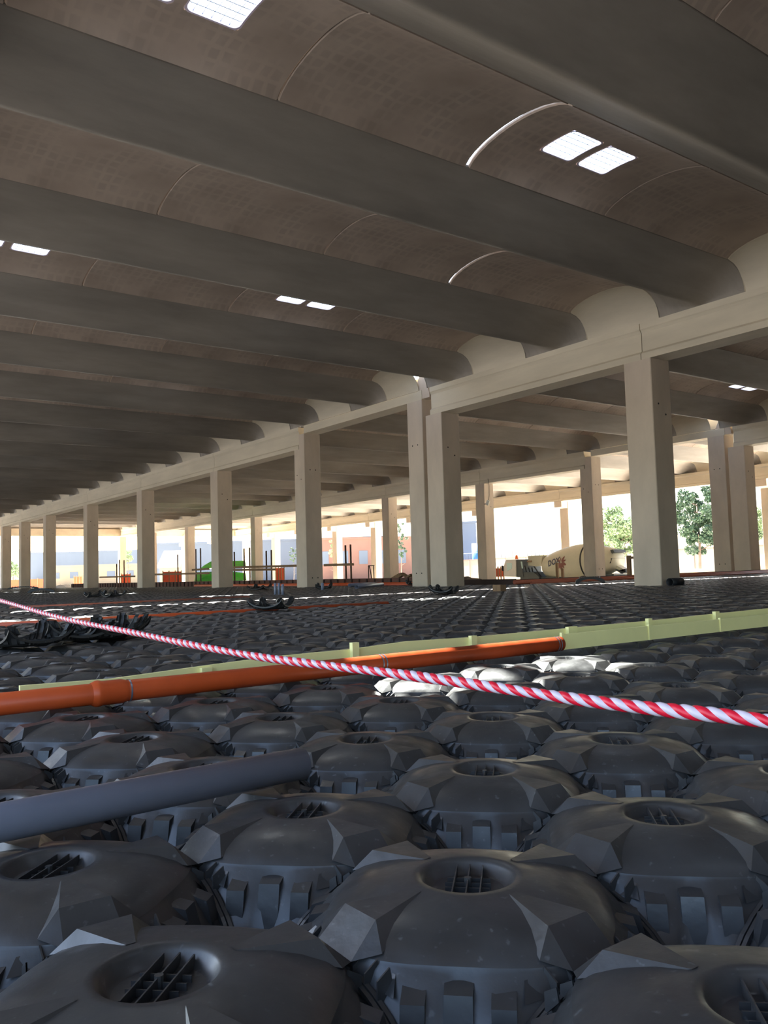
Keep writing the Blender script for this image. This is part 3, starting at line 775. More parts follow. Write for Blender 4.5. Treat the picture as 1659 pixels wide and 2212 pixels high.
for px, w_, hh in ((760, 0.05, 0.03), (440, 0.06, -0.02), (1015, 0.05, 0.0), (1228, 0.10, 0.0), (1395, 0.05, 0.01), (1540, 0.06, 0.01)):
    q = at_x(px, 1400 - (px - 760) * 0.1, xb); zt = np.interp(q.y, [p[0] for p in prof], [p[1] for p in prof])
    b = MB(); b.box(0.0125, 0.045, q.y - w_ / 2, q.y + w_ / 2, 0.0, zt + hh + 0.012); b.build('bracket', M['board'], bt)
xf = -3.99; yf = at_x(1212, 1385, xf).y
bt2 = thing('edge_board', 'shorter pale board in front of the long one, past the orange pipe end', 'board', (xf, yf, TOP))
for k, (a_, c_2) in enumerate(((0.0, 0.95), (0.97, 1.9), (1.92, 2.9), (2.92, 4.2), (4.22, 6.0))):
    b = MB(); b.box(-0.012, 0.012, a_, c_2, 0.0, 0.105 - 0.002 * k); b.build('panel', M['board'], bt2)
    b = MB(); b.box(0.0, 0.02, a_ - 0.012, a_ + 0.012, 0.0, 0.118 - 0.002 * k); b.build('joint_strip', M['board'], bt2)

# twisted red and white barrier rope, hung just over the forms
rp = [(-60, 1284, 8.5), (0, 1297, 9.2), (130, 1334, 11), (300, 1369, 14), (420, 1394, 16), (560, 1419, 19.5), (700, 1437, 22), (850, 1455, 24.5), (1000, 1475, 26.5), (1150, 1497, 29), (1300, 1518, 31), (1450, 1535, 33), (1560, 1546, 34), (1659, 1558, 36), (1760, 1571, 38), (1900, 1592, 41)]
RR = 0.0130
# depth grows evenly so that the rope stays straight in plan
k0 = 2 * 0.0145 * F
xs_ = [p[0] for p in rp]; inv = [p[2] / k0 for p in rp]
cf = np.polyfit(xs_, inv, 1)
ctrl = [at_d(x, y, 1 / max(0.05, (cf[0] * x + cf[1]))) for x, y, _ in rp]
def catmull(P, n):
    out = []
    for i in range(len(P) - 1):
        p0, p1, p2, p3 = P[max(i - 1, 0)], P[i], P[i + 1], P[min(i + 2, len(P) - 1)]
        for k in range(n):
            t = k / n
            out.append(0.5 * ((2 * p1) + (p2 - p0) * t + (2 * p0 - 5 * p1 + 4 * p2 - p3) * t * t + (3 * p1 - p0 - 3 * p2 + p3) * t ** 3))
    out.append(P[-1]); return out
C = catmull(ctrl, 200)
acc = [0.0]
for a, c in zip(C, C[1:]): acc.append(acc[-1] + (c - a).length)
PITCH = 0.106; step = PITCH / 14; npt = int(acc[-1] / step)
pts = []; i = 0
for k in range(npt):
    s = k * step
    while acc[i + 1] < s: i += 1
    t = (s - acc[i]) / max(1e-9, acc[i + 1] - acc[i]); pts.append(C[i].lerp(C[i + 1], t))
NS = 16
rope = thing('barrier_rope', 'twisted red and white plastic barrier rope stretched across the picture', 'rope', pts[-1])
vv = []
for k, p in enumerate(pts):
    t = (pts[min(k + 1, npt - 1)] - pts[max(k - 1, 0)]).normalized(); a = t.cross(Vector((0, 0, 1))).normalized(); c = a.cross(t)
    ph = -2 * PI * k * step / PITCH + 0.3 * math.sin(k * step * 3.1)
    rs = RR * (1 + 0.06 * math.sin(k * step * 9) + 0.04 * math.sin(k * step * 23))
    for q in range(NS):
        th = 2 * PI * q / NS + ph; rr = rs * (0.86 + 0.16 * abs(math.sin(2 * PI * q / NS * 2)) ** 0.7)
        vv.append(tuple(p + a * math.cos(th) * rr + c * math.sin(th) * rr - pts[-1]))
for colr, nm, lb in ((0, 'red_strand', 'red strand'), (1, 'white_strand', 'white strand')):
    b = MB(); f = []
    for k in range(npt - 1):
        for q in range(NS):
            if (q // 4) % 2 == colr: f.append((k * NS + q, k * NS + (q + 1) % NS, (k + 1) * NS + (q + 1) % NS, (k + 1) * NS + q))
    b.add(vv, f, smooth=True); o = b.build(nm, M['red'] if colr == 0 else M['white'], rope, fix=False)

# overturned forms and loose pieces lying on the field
def turned(x, y, rz, tilt, lab, sc=1.0, zoff=0.0, tx=PI):
    o = link('loose_form', MIM, None, (x, y, TOP + 0.22)); o.rotation_euler = (tx + tilt, 0, rz); o.scale = (sc, sc, 0.52)
    tag(o, lab, 'plastic form'); link('edge_flange', FLM, o); return o
q = at_z(60, 1398, TOP); turned(q.x, q.y, 0.2, 0.02, 'upturned black plastic form at the left frame edge below the rope', zoff=-0.14)
q = at_z(150, 1388, TOP); turned(q.x - 0.1, q.y + 0.1, -0.1, -0.04, 'upturned black plastic form, middle one of the heap by the rope', zoff=-0.16)
q = at_z(215, 1378, TOP); turned(q.x, q.y + 0.1, 0.1, 0.05, 'upturned black plastic form, last of the heap by the rope', zoff=-0.18)
q = at_z(586, 1318, TOP); turned(q.x, q.y, 0.7, 0.0, 'dark upturned plastic form lying alone in mid field before the grey stub pipes', zoff=-0.14)
q = at_z(95, 1394, TOP); turned(q.x - 0.25, q.y + 0.55, 0.5, 0.06, 'upturned black plastic form behind the heap at left', zoff=-0.12)
q = at_z(1278, 1260, TOP)
def archpiece(x, y, rz, lab, w=1.0, h=0.22):
    t = thing('arch_piece', lab, 'plastic form', (x, y, TOP), rz=rz); b = MB()
    pr = []
    for k in range(13):
        a = PI * k / 12; pr.append((-w / 2 * math.cos(a), h * math.sin(a) ** 0.6))
    inn = [(a * 0.8, max(0, z - 0.08)) for a, z in reversed(pr)]
    b.prism(pr + inn, -0.09, 0.09, 'y'); b.build('arch_body', M['plastic2'], t)
    b = MB()
    for k in range(-4, 5): b.box(k * w * 0.085 - 0.008, k * w * 0.085 + 0.008, -0.1, 0.1, h * 0.75, h + 0.01)
    b.build('stiffening_rib', M['plastic2'], t)
archpiece(q.x + 0.1, q.y - 0.2, YAW - 0.1, 'black arched edge piece lying left of the thick near column', 0.95)
for k, (px, py, l) in enumerate(((205, 1290, 'dark loose form heap piece on the far field, nearest the rope'), (245, 1290, 'dark loose form beside the heap piece on the far field'), (560, 1274, 'dark loose form before the far left columns, near the grey stubs'), (700, 1272, 'dark loose form behind the single grey stub pipe'), (895, 1264, 'dark loose form at the foot of the twin columns'), (50, 1272, 'long dark form piece at the foot of the farthest columns'), (90, 1280, 'dark crescent form piece on the far left field'), (960, 1283, 'dark torn form piece in the bright strip before the twin columns'))):
    q = at_z(px, py, TOP)
    if k in (5, 6): archpiece(q.x, q.y, YAW, l, 2.6 if k == 5 else 1.4, 0.2)
    else: turned(q.x, q.y, 0.3 * k, 0.08, l, 1.0 if k != 2 else 1.3, -0.15)
# grey stub pipes standing up
for k, (px, py, hp, l) in enumerate(((595, 1288, 24, 'grey pipe stub standing upright, first of the mid-field cluster'), (603, 1287, 23, 'grey pipe stub standing upright, middle of the mid-field cluster'), (611, 1288, 22, 'grey pipe stub standing upright, last of the mid-field cluster'), (697, 1277, 14, 'single grey pipe stub at the foot of the notched-head column'))):
    q = at_z(px, py, TOP - 0.05); d = pix(q)[2]; h = hp * d / F
    pipe('stub_pipe', l, q, q + Vector((0, 0, h + 0.06)), 0.04 if k < 3 else 0.05, M['grey'], n=16)
for k, (pa, pb, r_, m_, l) in enumerate((((770, 1268), (826, 1262), 0.07, 'grey', 'grey pipe length lying by the notched-head column'), ((755, 1264), (815, 1260), 0.07, 'grey', 'second grey pipe length lying behind the first by the notched column'))):
    A, B = at_z(*pa, TOP + 0.08), at_z(*pb, TOP + 0.08); dd = (B - A); B = A + dd.normalized() * min(dd.length, 5)
    pipe('loose_pipe', l, A, B, r_, M[m_], n=14)
q = at_z(1452, 1260, TOP + 0.12); pipe('black_pipe', 'short black pipe end at the foot of the thick near column', (-13.45, 19.25, TOP + 0.085), (-13.45, 19.75, TOP + 0.085), 0.11, M['plastic2'], n=18)
# further orange pipes running parallel
for xx, ya, yb, r_, dz_, mm_, l in ((-12.55, 2.6, 9.3, 0.05, 0.075, 'orange', 'orange drain pipe in mid field, partly sunlit'), (-20.4, 4.5, 10.5, 0.045, 0.06, 'orange2', 'thin faded orange drain pipe further back in the field')):
    pipe('orange_pipe', l, (xx, ya, TOP + r_ - dz_), (xx, yb, TOP + r_ - dz_), r_, M[mm_], n=18)
q = at_z(1079, 1277, TOP); b = MB(); b.box(-0.14, 0.14, -0.10, 0.10, 0.0, 0.16); o = b.build('wood_block', M['wood']); o.location = q; tag(o, 'small pale wooden block standing in the sunlit strip', 'block')

# ------------------------------------------------------------------ slab edge: rusty formwork, orange pipes, guard rail
def strip(name, lab, cat, x0, x1, y0, y1, z0, z1, m_, ribs=None, along='x', group=None):
    t = thing(name, lab, cat, (x0, y0, 0)); b = MB(); b.box(0, x1 - x0, 0, y1 - y0, z0, z1); b.build('sheet', M[m_], t)
    if ribs:
        rb = MB(); n_ = int((x1 - x0 if along == 'x' else y1 - y0) / ribs)
        for k in range(n_):
            if along == 'x': rb.box(k * ribs, k * ribs + 0.07, -0.05, 0, z0, z1 - 0.02)
            else: rb.box(x1 - x0, x1 - x0 + 0.05, k * ribs, k * ribs + 0.07, z0, z1 - 0.02)
        o = rb.build('stiffener', M['rust2'], t); o['kind'] = 'stuff'
    return t
strip('formwork_edge', 'rusty ribbed steel edge form behind the front-row columns', 'formwork', -76, -24.9, 21.85, 21.95, 0.0, 0.70, 'rust', 0.6)
strip('formwork_edge', 'plain rusty steel edge form below the mixer, along the field edge', 'formwork', -21.9, -21.75, 21.9, 47, 0.0, 0.56, 'rust2', None, 'y')
strip('formwork_edge', 'rusty steel edge form joining behind the twin columns', 'formwork', -24.9, -21.75, 21.85, 21.95, 0.0, 0.58, 'rust2')
pipe('orange_pipe', 'faded orange pipe along the rusty edge below the mixer', (-21.5, 21.6, 0.47), (-21.5, 46, 0.47), 0.075, M['orange2'], n=16)
pipe('orange_pipe', 'second faded orange pipe beside it at the field edge, lower', (-21.25, 22.2, 0.42), (-21.25, 44, 0.42), 0.06, M['orange2'], n=16)
pipe('orange_pipe', 'bright orange pipe at the foot of the ribbed edge form', (-49, 21.55, 0.42), (-24.9, 21.55, 0.42), 0.10, M['orange'], n=16)
b = MB()
for k in range(120):
    x = -24 - k * 0.72; y = 22.3 + random.random() * 0.6; r_ = 0.25 + random.random() * 0.35
    b.box(x - r_, x + r_, y - r_, y + r_, -1.0, 0.38 + random.random() * 0.16, M_=None)
# earth banks beyond the edge
def heap(name, lab, cx, cy, rx, ry, h, m_, z0=0.0):
    b = MB(); n, k_ = 22, 7; rows_ = []
    for i in range(k_):
        a = i / (k_ - 1); row = []
        for q in range(n):
            th = 2 * PI * q / n; rr = 1 - a; j = 0.85 + 0.3 * random.random()
            row.append((cx + rx * rr * j * math.cos(th), cy + ry * rr * j * math.sin(th), z0 + h * (1 - rr ** 2) * (0.85 + 0.25 * random.random())))
        rows_.append(row)
    v = [p for r in rows_ for p in r]; f = [(i * n + q, i * n + (q + 1) % n, (i + 1) * n + (q + 1) % n, (i + 1) * n + q) for i in range(k_ - 1) for q in range(n)]
    b.add(v, f, smooth=True); o = b.build(name, M[m_]); tag(o, lab, 'earth heap'); return o
heap('earth_heap', 'brown earth heap around the foot of the back-row column near the cab', -43, 38.8, 5, 1.6, 1.4, 'earth', GZ)
heap('earth_heap', 'brown earth heap around the foot of the column before the drum', -32.5, 38.8, 3.5, 1.6, 1.35, 'earth', GZ)
heap('earth_heap', 'brown earth heap below the back-row twin columns', -24.3, 38.8, 3.6, 1.8, 1.35, 'earth', GZ)
heap('earth_heap', 'low earth bank behind the rusty ribbed form', -62, 33, 12, 3, 1.25, 'earth', GZ)

# timber guard rail along the slab edge
gr = thing('guard_rail', 'timber and steel guard rail above the rusty edge form', 'railing', (-24, 22.3, 0))
YR = 22.3
posts = [(757, 1176), (746, 1178), (586, 1188), (575, 1190), (539, 1183), (527, 1185), (506, 1192), (433, 1184), (423, 1186), (384, 1198), (268, 1210), (258, 1209), (252, 1218)]
for k, (px, py) in enumerate(posts):
    q = at_y(px, py, YR); b = MB(); b.tube([(q.x + 24, 0, 0.2), (q.x + 24, 0, q.z)], 0.045, 8); b.build('post', M['steelbar'], gr)
for (a_, c_2, z_, nm) in ((( 700, 1221), (764, 1219), 0, 'r'), ((502, 1226), (640, 1222), 0, 'r'), ((502, 1231), (594, 1230), 0, 'r'), ((415, 1231), (452, 1229), 0, 'r'), ((335, 1241), (452, 1238), 0, 'r'), ((215, 1247), (292, 1245), 0, 'r')):
    A, B = at_y(*a_, YR - 0.06), at_y(*c_2, YR - 0.06); b = MB()
    m_ = 'wood'
    b.add([(A.x + 24, -0.08, A.z - 0.06), (B.x + 24, -0.08, B.z - 0.06), (B.x + 24, -0.08, B.z + 0.06), (A.x + 24, -0.08, A.z + 0.06), (A.x + 24, -0.04, A.z - 0.06), (B.x + 24, -0.04, B.z - 0.06), (B.x + 24, -0.04, B.z + 0.06), (A.x + 24, -0.04, A.z + 0.06)],
          [(0, 1, 2, 3), (4, 7, 6, 5), (0, 4, 5, 1), (3, 2, 6, 7), (0, 3, 7, 4), (1, 5, 6, 2)]); b.build('rail', M[m_], gr)
# stakes in front of the mixer and by the thick column
def stakes(lab, pts_, Y, cross=None):
    o0 = at_y(pts_[0][0], pts_[0][1], Y); t = thing('timber_stake', lab, 'stake', (o0.x, Y, 0))
    for px, py in pts_:
        q = at_y(px, py, Y); b = MB(); b.box(q.x - o0.x - 0.09, q.x - o0.x + 0.09, -0.05, 0.05, GZ, q.z); b.build('post', M['wood'], t)
    if cross:
        A, B = at_y(*cross[0], Y), at_y(*cross[1], Y); b = MB(); b.box(min(A.x, B.x) - o0.x, max(A.x, B.x) - o0.x, -0.09, -0.05, A.z - 0.05, A.z + 0.05); b.build('crosspiece', M['wood'], t)
stakes('weathered timber stake standing before the drum lettering', [(1203, 1216)], 41)
stakes('shorter timber stake standing beside the other before the drum', [(1215, 1228)], 41)
stakes('timber stake with a short arm next to the thick near column', [(1358, 1200)], 30, ((1358, 1205), (1376, 1205)))
# light steel trestle and planks by the twin columns
tr = thing('trestle', 'thin steel trestle with braces left of the twin columns', 'trestle', at_y(796, 1250, 26))
o0 = at_y(796, 1250, 26)
for a_, c_2 in (((796, 1222), (796, 1250)), ((796, 1222), (808, 1222)), ((807, 1222), (808, 1248)), ((798, 1223), (814, 1250))):
    A, B = at_y(*a_, 26) - o0, at_y(*c_2, 26) - o0; b = MB(); B = Vector((B.x, B.y, GZ + 0.06 - o0.z)) if c_2[1] > 1240 else B; b.tube([A, B], 0.03, 6); b.build('tube_bar', M['steelbar'], tr)
qq = at_y(866, 1252, 23.3); heap('earth_heap', 'earth mound under the loose planks beside the twin columns', qq.x, 23.3, 2.2, 1.0, qq.z - GZ - 0.05, 'earth', GZ)
pl = thing('plank_pile', 'loose tan planks leaning in a pile beside the twin columns', 'planks', at_y(860, 1250, 23.2)); o0 = at_y(860, 1250, 23.2)
for a_, c_2 in (((842, 1254), (866, 1240)), ((852, 1253), (871, 1241)), ((868, 1238), (880, 1246)), ((876, 1250), (890, 1241)), ((846, 1255), (888, 1252)), ((880, 1255), (892, 1246))):
    A, B = at_y(*a_, 23.2) - o0, at_y(*c_2, 23.4) - o0; b = MB(); d = (B - A).normalized(); u = Vector((0, 0, 1)); w_ = Vector((0, 0.1, 0)); u = d.cross(Vector((0, 1, 0))) * 0.05
    b.add([A - u - w_, B - u - w_, B + u - w_, A + u - w_, A - u + w_, B - u + w_, B + u + w_, A + u + w_], [(0, 1, 2, 3), (4, 7, 6, 5), (0, 4, 5, 1), (3, 2, 6, 7), (0, 3, 7, 4), (1, 5, 6, 2)]); b.build('plank', M['wood'], pl)
# floodlight on the back-row column
q = at_y(1055, 1086, Y2 - 0.1); fl_ = thing('floodlight', 'small pale floodlight fixed to the back-row column with a hanging cable', 'lamp', q)
b = MB(); b.box(-0.12, 0.12, -0.10, -0.02, -0.16, 0.16); o = b.build('housing', M['floodlight'], fl_); o.rotation_euler = (0, 0.5, 0)
b = MB(); b.tube([(-0.45, 0.1, -0.05), (-0.1, -0.02, -0.05)], 0.03, 6); b.build('bracket', M['black'], fl_)
b = MB(); b.tube([(0, 0, 0.1), (0.1, 0, 0.5), (0.12, 0, 1.1), (0.02, 0.02, 1.6)], 0.015, 6); b.build('cable', M['black'], fl_)

# ------------------------------------------------------------------ concrete mixer truck
TY = 48.0
def tp(px, py, y=TY): return at_y(px, py, y)
tO = tp(1157, 1245); TX = tO.x; TZ = GZ - 0.0
tk = thing('mixer_truck', 'cream concrete mixer truck with grey cab parked beyond the field', 'truck', (TX, TY, 0))
def loc(px, py): q = tp(px, py); return q.x - TX, q.z
def slab(pts_, y0, y1, name, m_, parent=tk):
    P = [loc(*p) for p in pts_]; b = MB(); b.prism([(x, z) for x, z in P], y0, y1, 'y'); return b.build(name, M[m_], parent)
cab = slab([(1089, 1245), (1088, 1225), (1091, 1214), (1094, 1209), (1114, 1208.5), (1114.5, 1246)], 0, 2.2, 'cab', 'truckgrey')
slab([(1114.7, 1209), (1124, 1209), (1128, 1236), (1130, 1247), (1116, 1247)], 0.05, 2.2, 'cab_rear', 'truckdark')
gl = slab([(1095, 1216), (1106, 1216), (1106, 1228), (1101, 1231), (1095, 1234)], -0.02, 0.01, 'side_window', 'window')
slab([(1125, 1213), (1127, 1213), (1129, 1228), (1127.5, 1228)], -0.02, 0.05, 'rear_window', 'window')
slab([(1086, 1222), (1087.5, 1222), (1088, 1233), (1086.5, 1231)], -0.15, 0.0, 'mirror', 'black')
q = loc(1097, 1207); b = MB(); b.tube([(q[0], 1.0, q[1] - 0.05), (q[0], 1.0, q[1] + 0.05), (q[0], 1.0, q[1] + 0.22), (q[0], 1.0, q[1] + 0.28)], [0.13, 0.13, 0.1, 0.05], 10); b.build('beacon', M['beacon'], tk)
q = loc(1103, 1233)
slab([(1097, 1233), (1106, 1229), (1106, 1236), (1100, 1237)], 0.3, 0.6, 'dashboard', 'maroon')
# water tank between cab and drum
slab([(1131, 1201), (1160, 1199.5), (1160, 1222), (1150, 1224), (1131, 1222)], 0.5, 2.0, 'water_tank', 'truckwhite')
slab([(1129.5, 1211.5), (1139.5, 1211), (1139.5, 1214.5), (1129.5, 1215)], 0.46, 0.5, 'tank_plate', 'gap' if False else 'roof')
# drum: revolved around a tilted axis
DC = 1.25
ax0 = Vector((loc(1158, 1226)[0], DC, loc(1158, 1226)[1])); ax1 = Vector((loc(1312, 1208)[0], DC, loc(1312, 1208)[1]))
axd = (ax1 - ax0); DL = axd.length; axd.normalize()
u_ = axd.cross(Vector((0, 1, 0))).normalized(); w_ = axd.cross(u_)
if u_.z < 0: u_ = -u_; w_ = -w_
def drum_prof(s):      # radius along the axis fraction
    P = [(0.0, 0.62), (0.02, 0.80), (0.06, 0.95), (0.20, 1.18), (0.34, 1.34), (0.50, 1.42), (0.60, 1.42), (0.72, 1.30), (0.86, 1.02), (1.0, 0.72)]
    return float(np.interp(s, [p[0] for p in P], [p[1] for p in P]))
n = 40; ss = [0, 0.01, 0.03, 0.06, 0.13, 0.2, 0.27, 0.34, 0.42, 0.5, 0.55, 0.6, 0.66, 0.72, 0.79, 0.86, 0.93, 1.0]
b = MB(); v = []
for s in ss:
    for k in range(n):
        th = 2 * PI * k / n; v.append(tuple(ax0 + axd * DL * s + (u_ * math.cos(th) + w_ * math.sin(th)) * drum_prof(s)))
f = [(i * n + k, i * n + (k + 1) % n, (i + 1) * n + (k + 1) % n, (i + 1) * n + k) for i in range(len(ss) - 1) for k in range(n)]
f += [tuple(range(n)), tuple(range(len(v) - 1, len(v) - 1 - n, -1))]
b.add(v, f, smooth=True); drum = b.build('drum', M['truckwhite'], tk)
b = MB()
for s0_ in (0.655,):
    v = []
    for s, rr in ((s0_ - 0.006, 0.0), (s0_ - 0.006, 0.05), (s0_ + 0.006, 0.05), (s0_ + 0.006, 0.0)):
        for k in range(n):
            th = 2 * PI * k / n; v.append(tuple(ax0 + axd * DL * s + (u_ * math.cos(th) + w_ * math.sin(th)) * (drum_prof(s) + rr)))
    b.add(v, [(i * n + k, i * n + (k + 1) % n, (i + 1) * n + (k + 1) % n, (i + 1) * n + k) for i in range(3) for k in range(n)])
b.build('roller_ring', M['black'], drum)
def on_drum(s, h, lift=0.012):      # point on the camera side of the drum, s along axis in metres, h height above the axis
    R = drum_prof(s / DL); h = max(-R * 0.98, min(R * 0.98, h)); dep = math.sqrt(R * R - h * h)
    side = w_ if w_.y < 0 else -w_
    return ax0 + axd * s + u_ * h + side * (dep + lift)
cu = bpy.data.curves.new('lettering', 'FONT'); cu.body = 'DOX'; cu.size = 0.62; cu.resolution_u = 3; cu.offset = 0.022
tmp = bpy.data.objects.new('tmp_text', cu); COL.objects.link(tmp)
dg = bpy.context.evaluated_depsgraph_get(); dg.update()
tme = bpy.data.meshes.new_from_object(tmp.evaluated_get(dg)); COL.objects.unlink(tmp); bpy.data.objects.remove(tmp)
bm = bmesh.new(); bm.from_mesh(tme); bmesh.ops.triangulate(bm, faces=bm.faces); bmesh.ops.subdivide_edges(bm, edges=[e for e in bm.edges if e.calc_length() > 0.12], cuts=2, use_grid_fill=True)
lp = loc(1182, 1224); s_start = (Vector((lp[0], DC, lp[1])) - ax0).dot(axd); h_start = (Vector((lp[0], DC, lp[1])) - ax0).dot(u_)
for vtx in bm.verts:
    x, y = vtx.co.x * 1.0, vtx.co.y
    a = 0.14; X_, Y_ = x * math.cos(a) - y * math.sin(a), x * math.sin(a) + y * math.cos(a)
    vtx.co = on_drum(s_start + X_, h_start + Y_)
bm.to_mesh(tme); bm.free(); tme.materials.clear(); tme.materials.append(M['navy']); link('lettering', tme, drum)
# emblem: a fan of leaves
b = MB(); ec = loc(1214, 1214.5); es = (Vector((ec[0], DC, ec[1])) - ax0).dot(axd); eh = (Vector((ec[0], DC, ec[1])) - ax0).dot(u_)
for ang, ln, wd in ((150, 0.42, 0.07), (100, 0.34, 0.05), (50, 0.5, 0.1), (15, 0.5, 0.07), (-25, 0.52, 0.11), (-60, 0.5, 0.1), (-95, 0.62, 0.12), (-125, 0.5, 0.1), (-155, 0.35, 0.08)):
    a = math.radians(ang); pts_ = []
    for k in range(11):
        t = k / 10; pts_.append((0.06 + ln * t, wd * math.sin(PI * t) ** 0.8))
    for k in range(10):
        quad = [(pts_[k][0], -pts_[k][1]), (pts_[k + 1][0], -pts_[k + 1][1]), (pts_[k + 1][0], pts_[k + 1][1]), (pts_[k][0], pts_[k][1])]
        b.poly([tuple(on_drum(es + x * math.cos(a) - y * math.sin(a), eh + x * math.sin(a) + y * math.cos(a), 0.014)) for x, y in quad])
b.build('leaf_emblem', M['maroon'], drum, fix=False)
# chassis, mud guard, wheels, struts
slab([(1118, 1247), (1300, 1246), (1300, 1255), (1118, 1256)], 0.3, 2.1, 'chassis', 'truckdark')
slab([(1128, 1236), (1150, 1236), (1163, 1247), (1163, 1256), (1128, 1256)], 0.1, 2.2, 'engine_cover', 'truckdark')
for k, (a_, c_2) in enumerate((((1148, 1224), (1163, 1247)), ((1136, 1226), (1140, 1240)), ((1143, 1226), (1147, 1243)), ((1128, 1222), (1133, 1240)))):
    A, C_ = loc(*a_), loc(*c_2); b = MB(); b.tube([(A[0], 0.3, A[1]), (C_[0], 0.3, C_[1])], 0.05, 8); b.build('strut', M['black'], tk)
for x in (-2.6 , 1.6, 3.0, 4.4):
    pass
WZ = -0.53
for x in (tp(1104, 1250).x - TX, tp(1205, 1250).x - TX, tp(1236, 1250).x - TX, tp(1266, 1250).x - TX):
    for y in (0.15, 1.95):
        b = MB(); b.tube([(x, y, WZ), (x, y + 0.32, WZ)], 0.47, 24); w2 = b.build('wheel', M['black'], tk)
        b = MB(); b.tube([(x, y - 0.01, WZ), (x, y + 0.05, WZ)], 0.22, 16); b.build('hub', M['truckgrey'], w2)
# rear hopper and discharge chute
slab([(1306, 1189), (1312, 1187), (1316, 1193), (1310, 1196)], 0.6, 1.9, 'hopper', 'truckdark')
slab([(1305, 1207), (1312, 1206), (1309, 1217), (1306, 1217)], 0.5, 2.0, 'rear_frame', 'black')
slab([(1306, 1218), (1331, 1231), (1330, 1236), (1306, 1226)], 0.9, 1.5, 'chute', 'truckwhite')
slab([(1320, 1232), (1333, 1229), (1334, 1236), (1325, 1239)], 0.9, 1.5, 'chute_end', 'black')
slab([(1308, 1226), (1325, 1238), (1322, 1240), (1307, 1230)], 1.0, 1.2, 'chute_strut', 'truckdark')
slab([(1296, 1240), (1318, 1240), (1318, 1247), (1296, 1247)], 0.4, 2.0, 'rear_bumper', 'truckdark')

# ------------------------------------------------------------------ beyond the hall
def wallseg(name, lab, cat, pa, pb, zt, m_, th=0.3, z0=GZ, posts_=None):
    A, B = Vector(pa), Vector(pb); d = (B - A); L = d.length; t = thing(name, lab, cat, (A.x, A.y, 0)); t.rotation_euler = (0, 0, math.atan2(d.y, d.x))
    b = MB(); b.box(0, L, 0, th, z0, zt); b.build('wall_body', M[m_], t)
    b = MB(); b.box(0, L, -0.08, th + 0.08, zt, zt + 0.18); b.build('coping', M['rosy'] if m_ == 'wall' else M[m_], t)
    if posts_:
        for k in range(int(L / posts_) + 1):
            b = MB(); b.box(k * posts_, k * posts_ + 0.35, -0.12, 0, z0, zt - 0.05); b.build('pilaster', M[m_], t)
    return t
wallseg('boundary_wall', 'long pale boundary wall with pilasters beyond the mixer truck', 'wall', (-150, 122), (-20, 92), 2.85, 'wall', posts_=7.0)
wallseg('low_wall', 'low ochre wall at the foot of the long boundary wall', 'wall', (-90, 84), (-18, 74), 0.2, 'house')
# pale and blue-grey warehouses, houses
def house(name, lab, pl_, pr_, dep, ztop, m_, roof=None, win=0, z0=GZ):
    A, B = Vector((pl_[0], pl_[1], 0)), Vector((pr_[0], pr_[1], 0)); d = B - A; L = d.length
    t = thing(name, lab, 'building', (A.x, A.y, 0)); t.rotation_euler = (0, 0, math.atan2(d.y, d.x))
    b = MB(); b.box(0, L, 0, dep, z0, ztop); wl = b.build('wall_body', M[m_], t)
    if roof:
        b = MB(); b.prism([(-0.6, ztop), (dep + 0.6, ztop), (dep / 2, ztop + roof)], -0.5, L + 0.5, 'x'); b.build('roof', M['roof'], t)
    else:
        b = MB(); b.box(-0.2, L + 0.2, -0.2, dep + 0.2, ztop, ztop + 0.4); b.build('parapet', M[m_], t)
    for k in range(win):
        x = (k + 0.5) * L / win; b = MB(); b.box(x - L / win * 0.22, x + L / win * 0.22, -0.06, 0.02, ztop * 0.35, ztop * 0.7); b.build('window', M['glass' if False else 'bluegrey'], t)
    return t
def polar(px, d, py=1240): q = at_d(px, py, d); return (q.x, q.y)
house('warehouse', 'large blue-grey warehouse behind the left columns', polar(330, 190), polar(830, 185), 30, 8.5, 'bluegrey')
house('warehouse', 'rosy pale factory building behind the middle columns', polar(680, 160), polar(930, 165), 20, 7.4, 'rosy', win=6)
house('warehouse', 'grey box building beside the blue tank, between columns', polar(985, 190), polar(1032, 190), 12, 11.5, 'bluegrey')
house('farmhouse', 'ochre house with a brown pitched roof behind orange mesh', polar(345, 150), polar(384, 150), 10, 2.8, 'house', roof=3.2)
house('warehouse', 'long low grey shed on the far left skyline', polar(60, 330), polar(330, 330), 20, 12.0, 'bluegrey')
house('warehouse', 'tan yard building behind the farthest left columns', polar(100, 220), polar(300, 220), 20, 4.6, 'house', win=5)
b = MB(); b.tube([(0, 0, GZ), (0, 0, 6)], 2.2, 20); o = b.build('blue_tank', M['blue']); q = polar(1043, 180); o.location = (q[0], q[1], 0.5); tag(o, 'small blue tank beside the grey box building', 'tank')
# orange mesh barriers, green sheet, sacks
def mesh_barrier(lab, pa, pb, zlo, zhi, d, m_='barrier'):
    A, B = polar(pa, d), polar(pb, d); dv = Vector((B[0] - A[0], B[1] - A[1], 0)); L = dv.length
    t = thing('safety_mesh', lab, 'barrier', (A[0], A[1], 0)); t.rotation_euler = (0, 0, math.atan2(dv.y, dv.x))
    b = MB(); b.box(0, L, 0, 0.04, zlo, zhi); b.build('mesh_sheet', M[m_], t)
    for k in range(4):
        b = MB(); b.box(L * k / 3 - 0.05, L * k / 3 + 0.05, -0.06, 0, GZ, zhi + 0.15); b.build('stake', M['wood'], t)
mesh_barrier('orange safety mesh low between the farthest left columns', 5, 120, -0.2, 1.35, 125)
mesh_barrier('orange safety mesh beside the tall stakes at left', 160, 178, 0.0, 1.5, 118)
mesh_barrier('red-orange mesh piece between the fourth and fifth columns', 262, 282, 0.0, 1.6, 110)
mesh_barrier('orange safety mesh in front of the ochre house', 352, 392, 0.1, 1.7, 100)
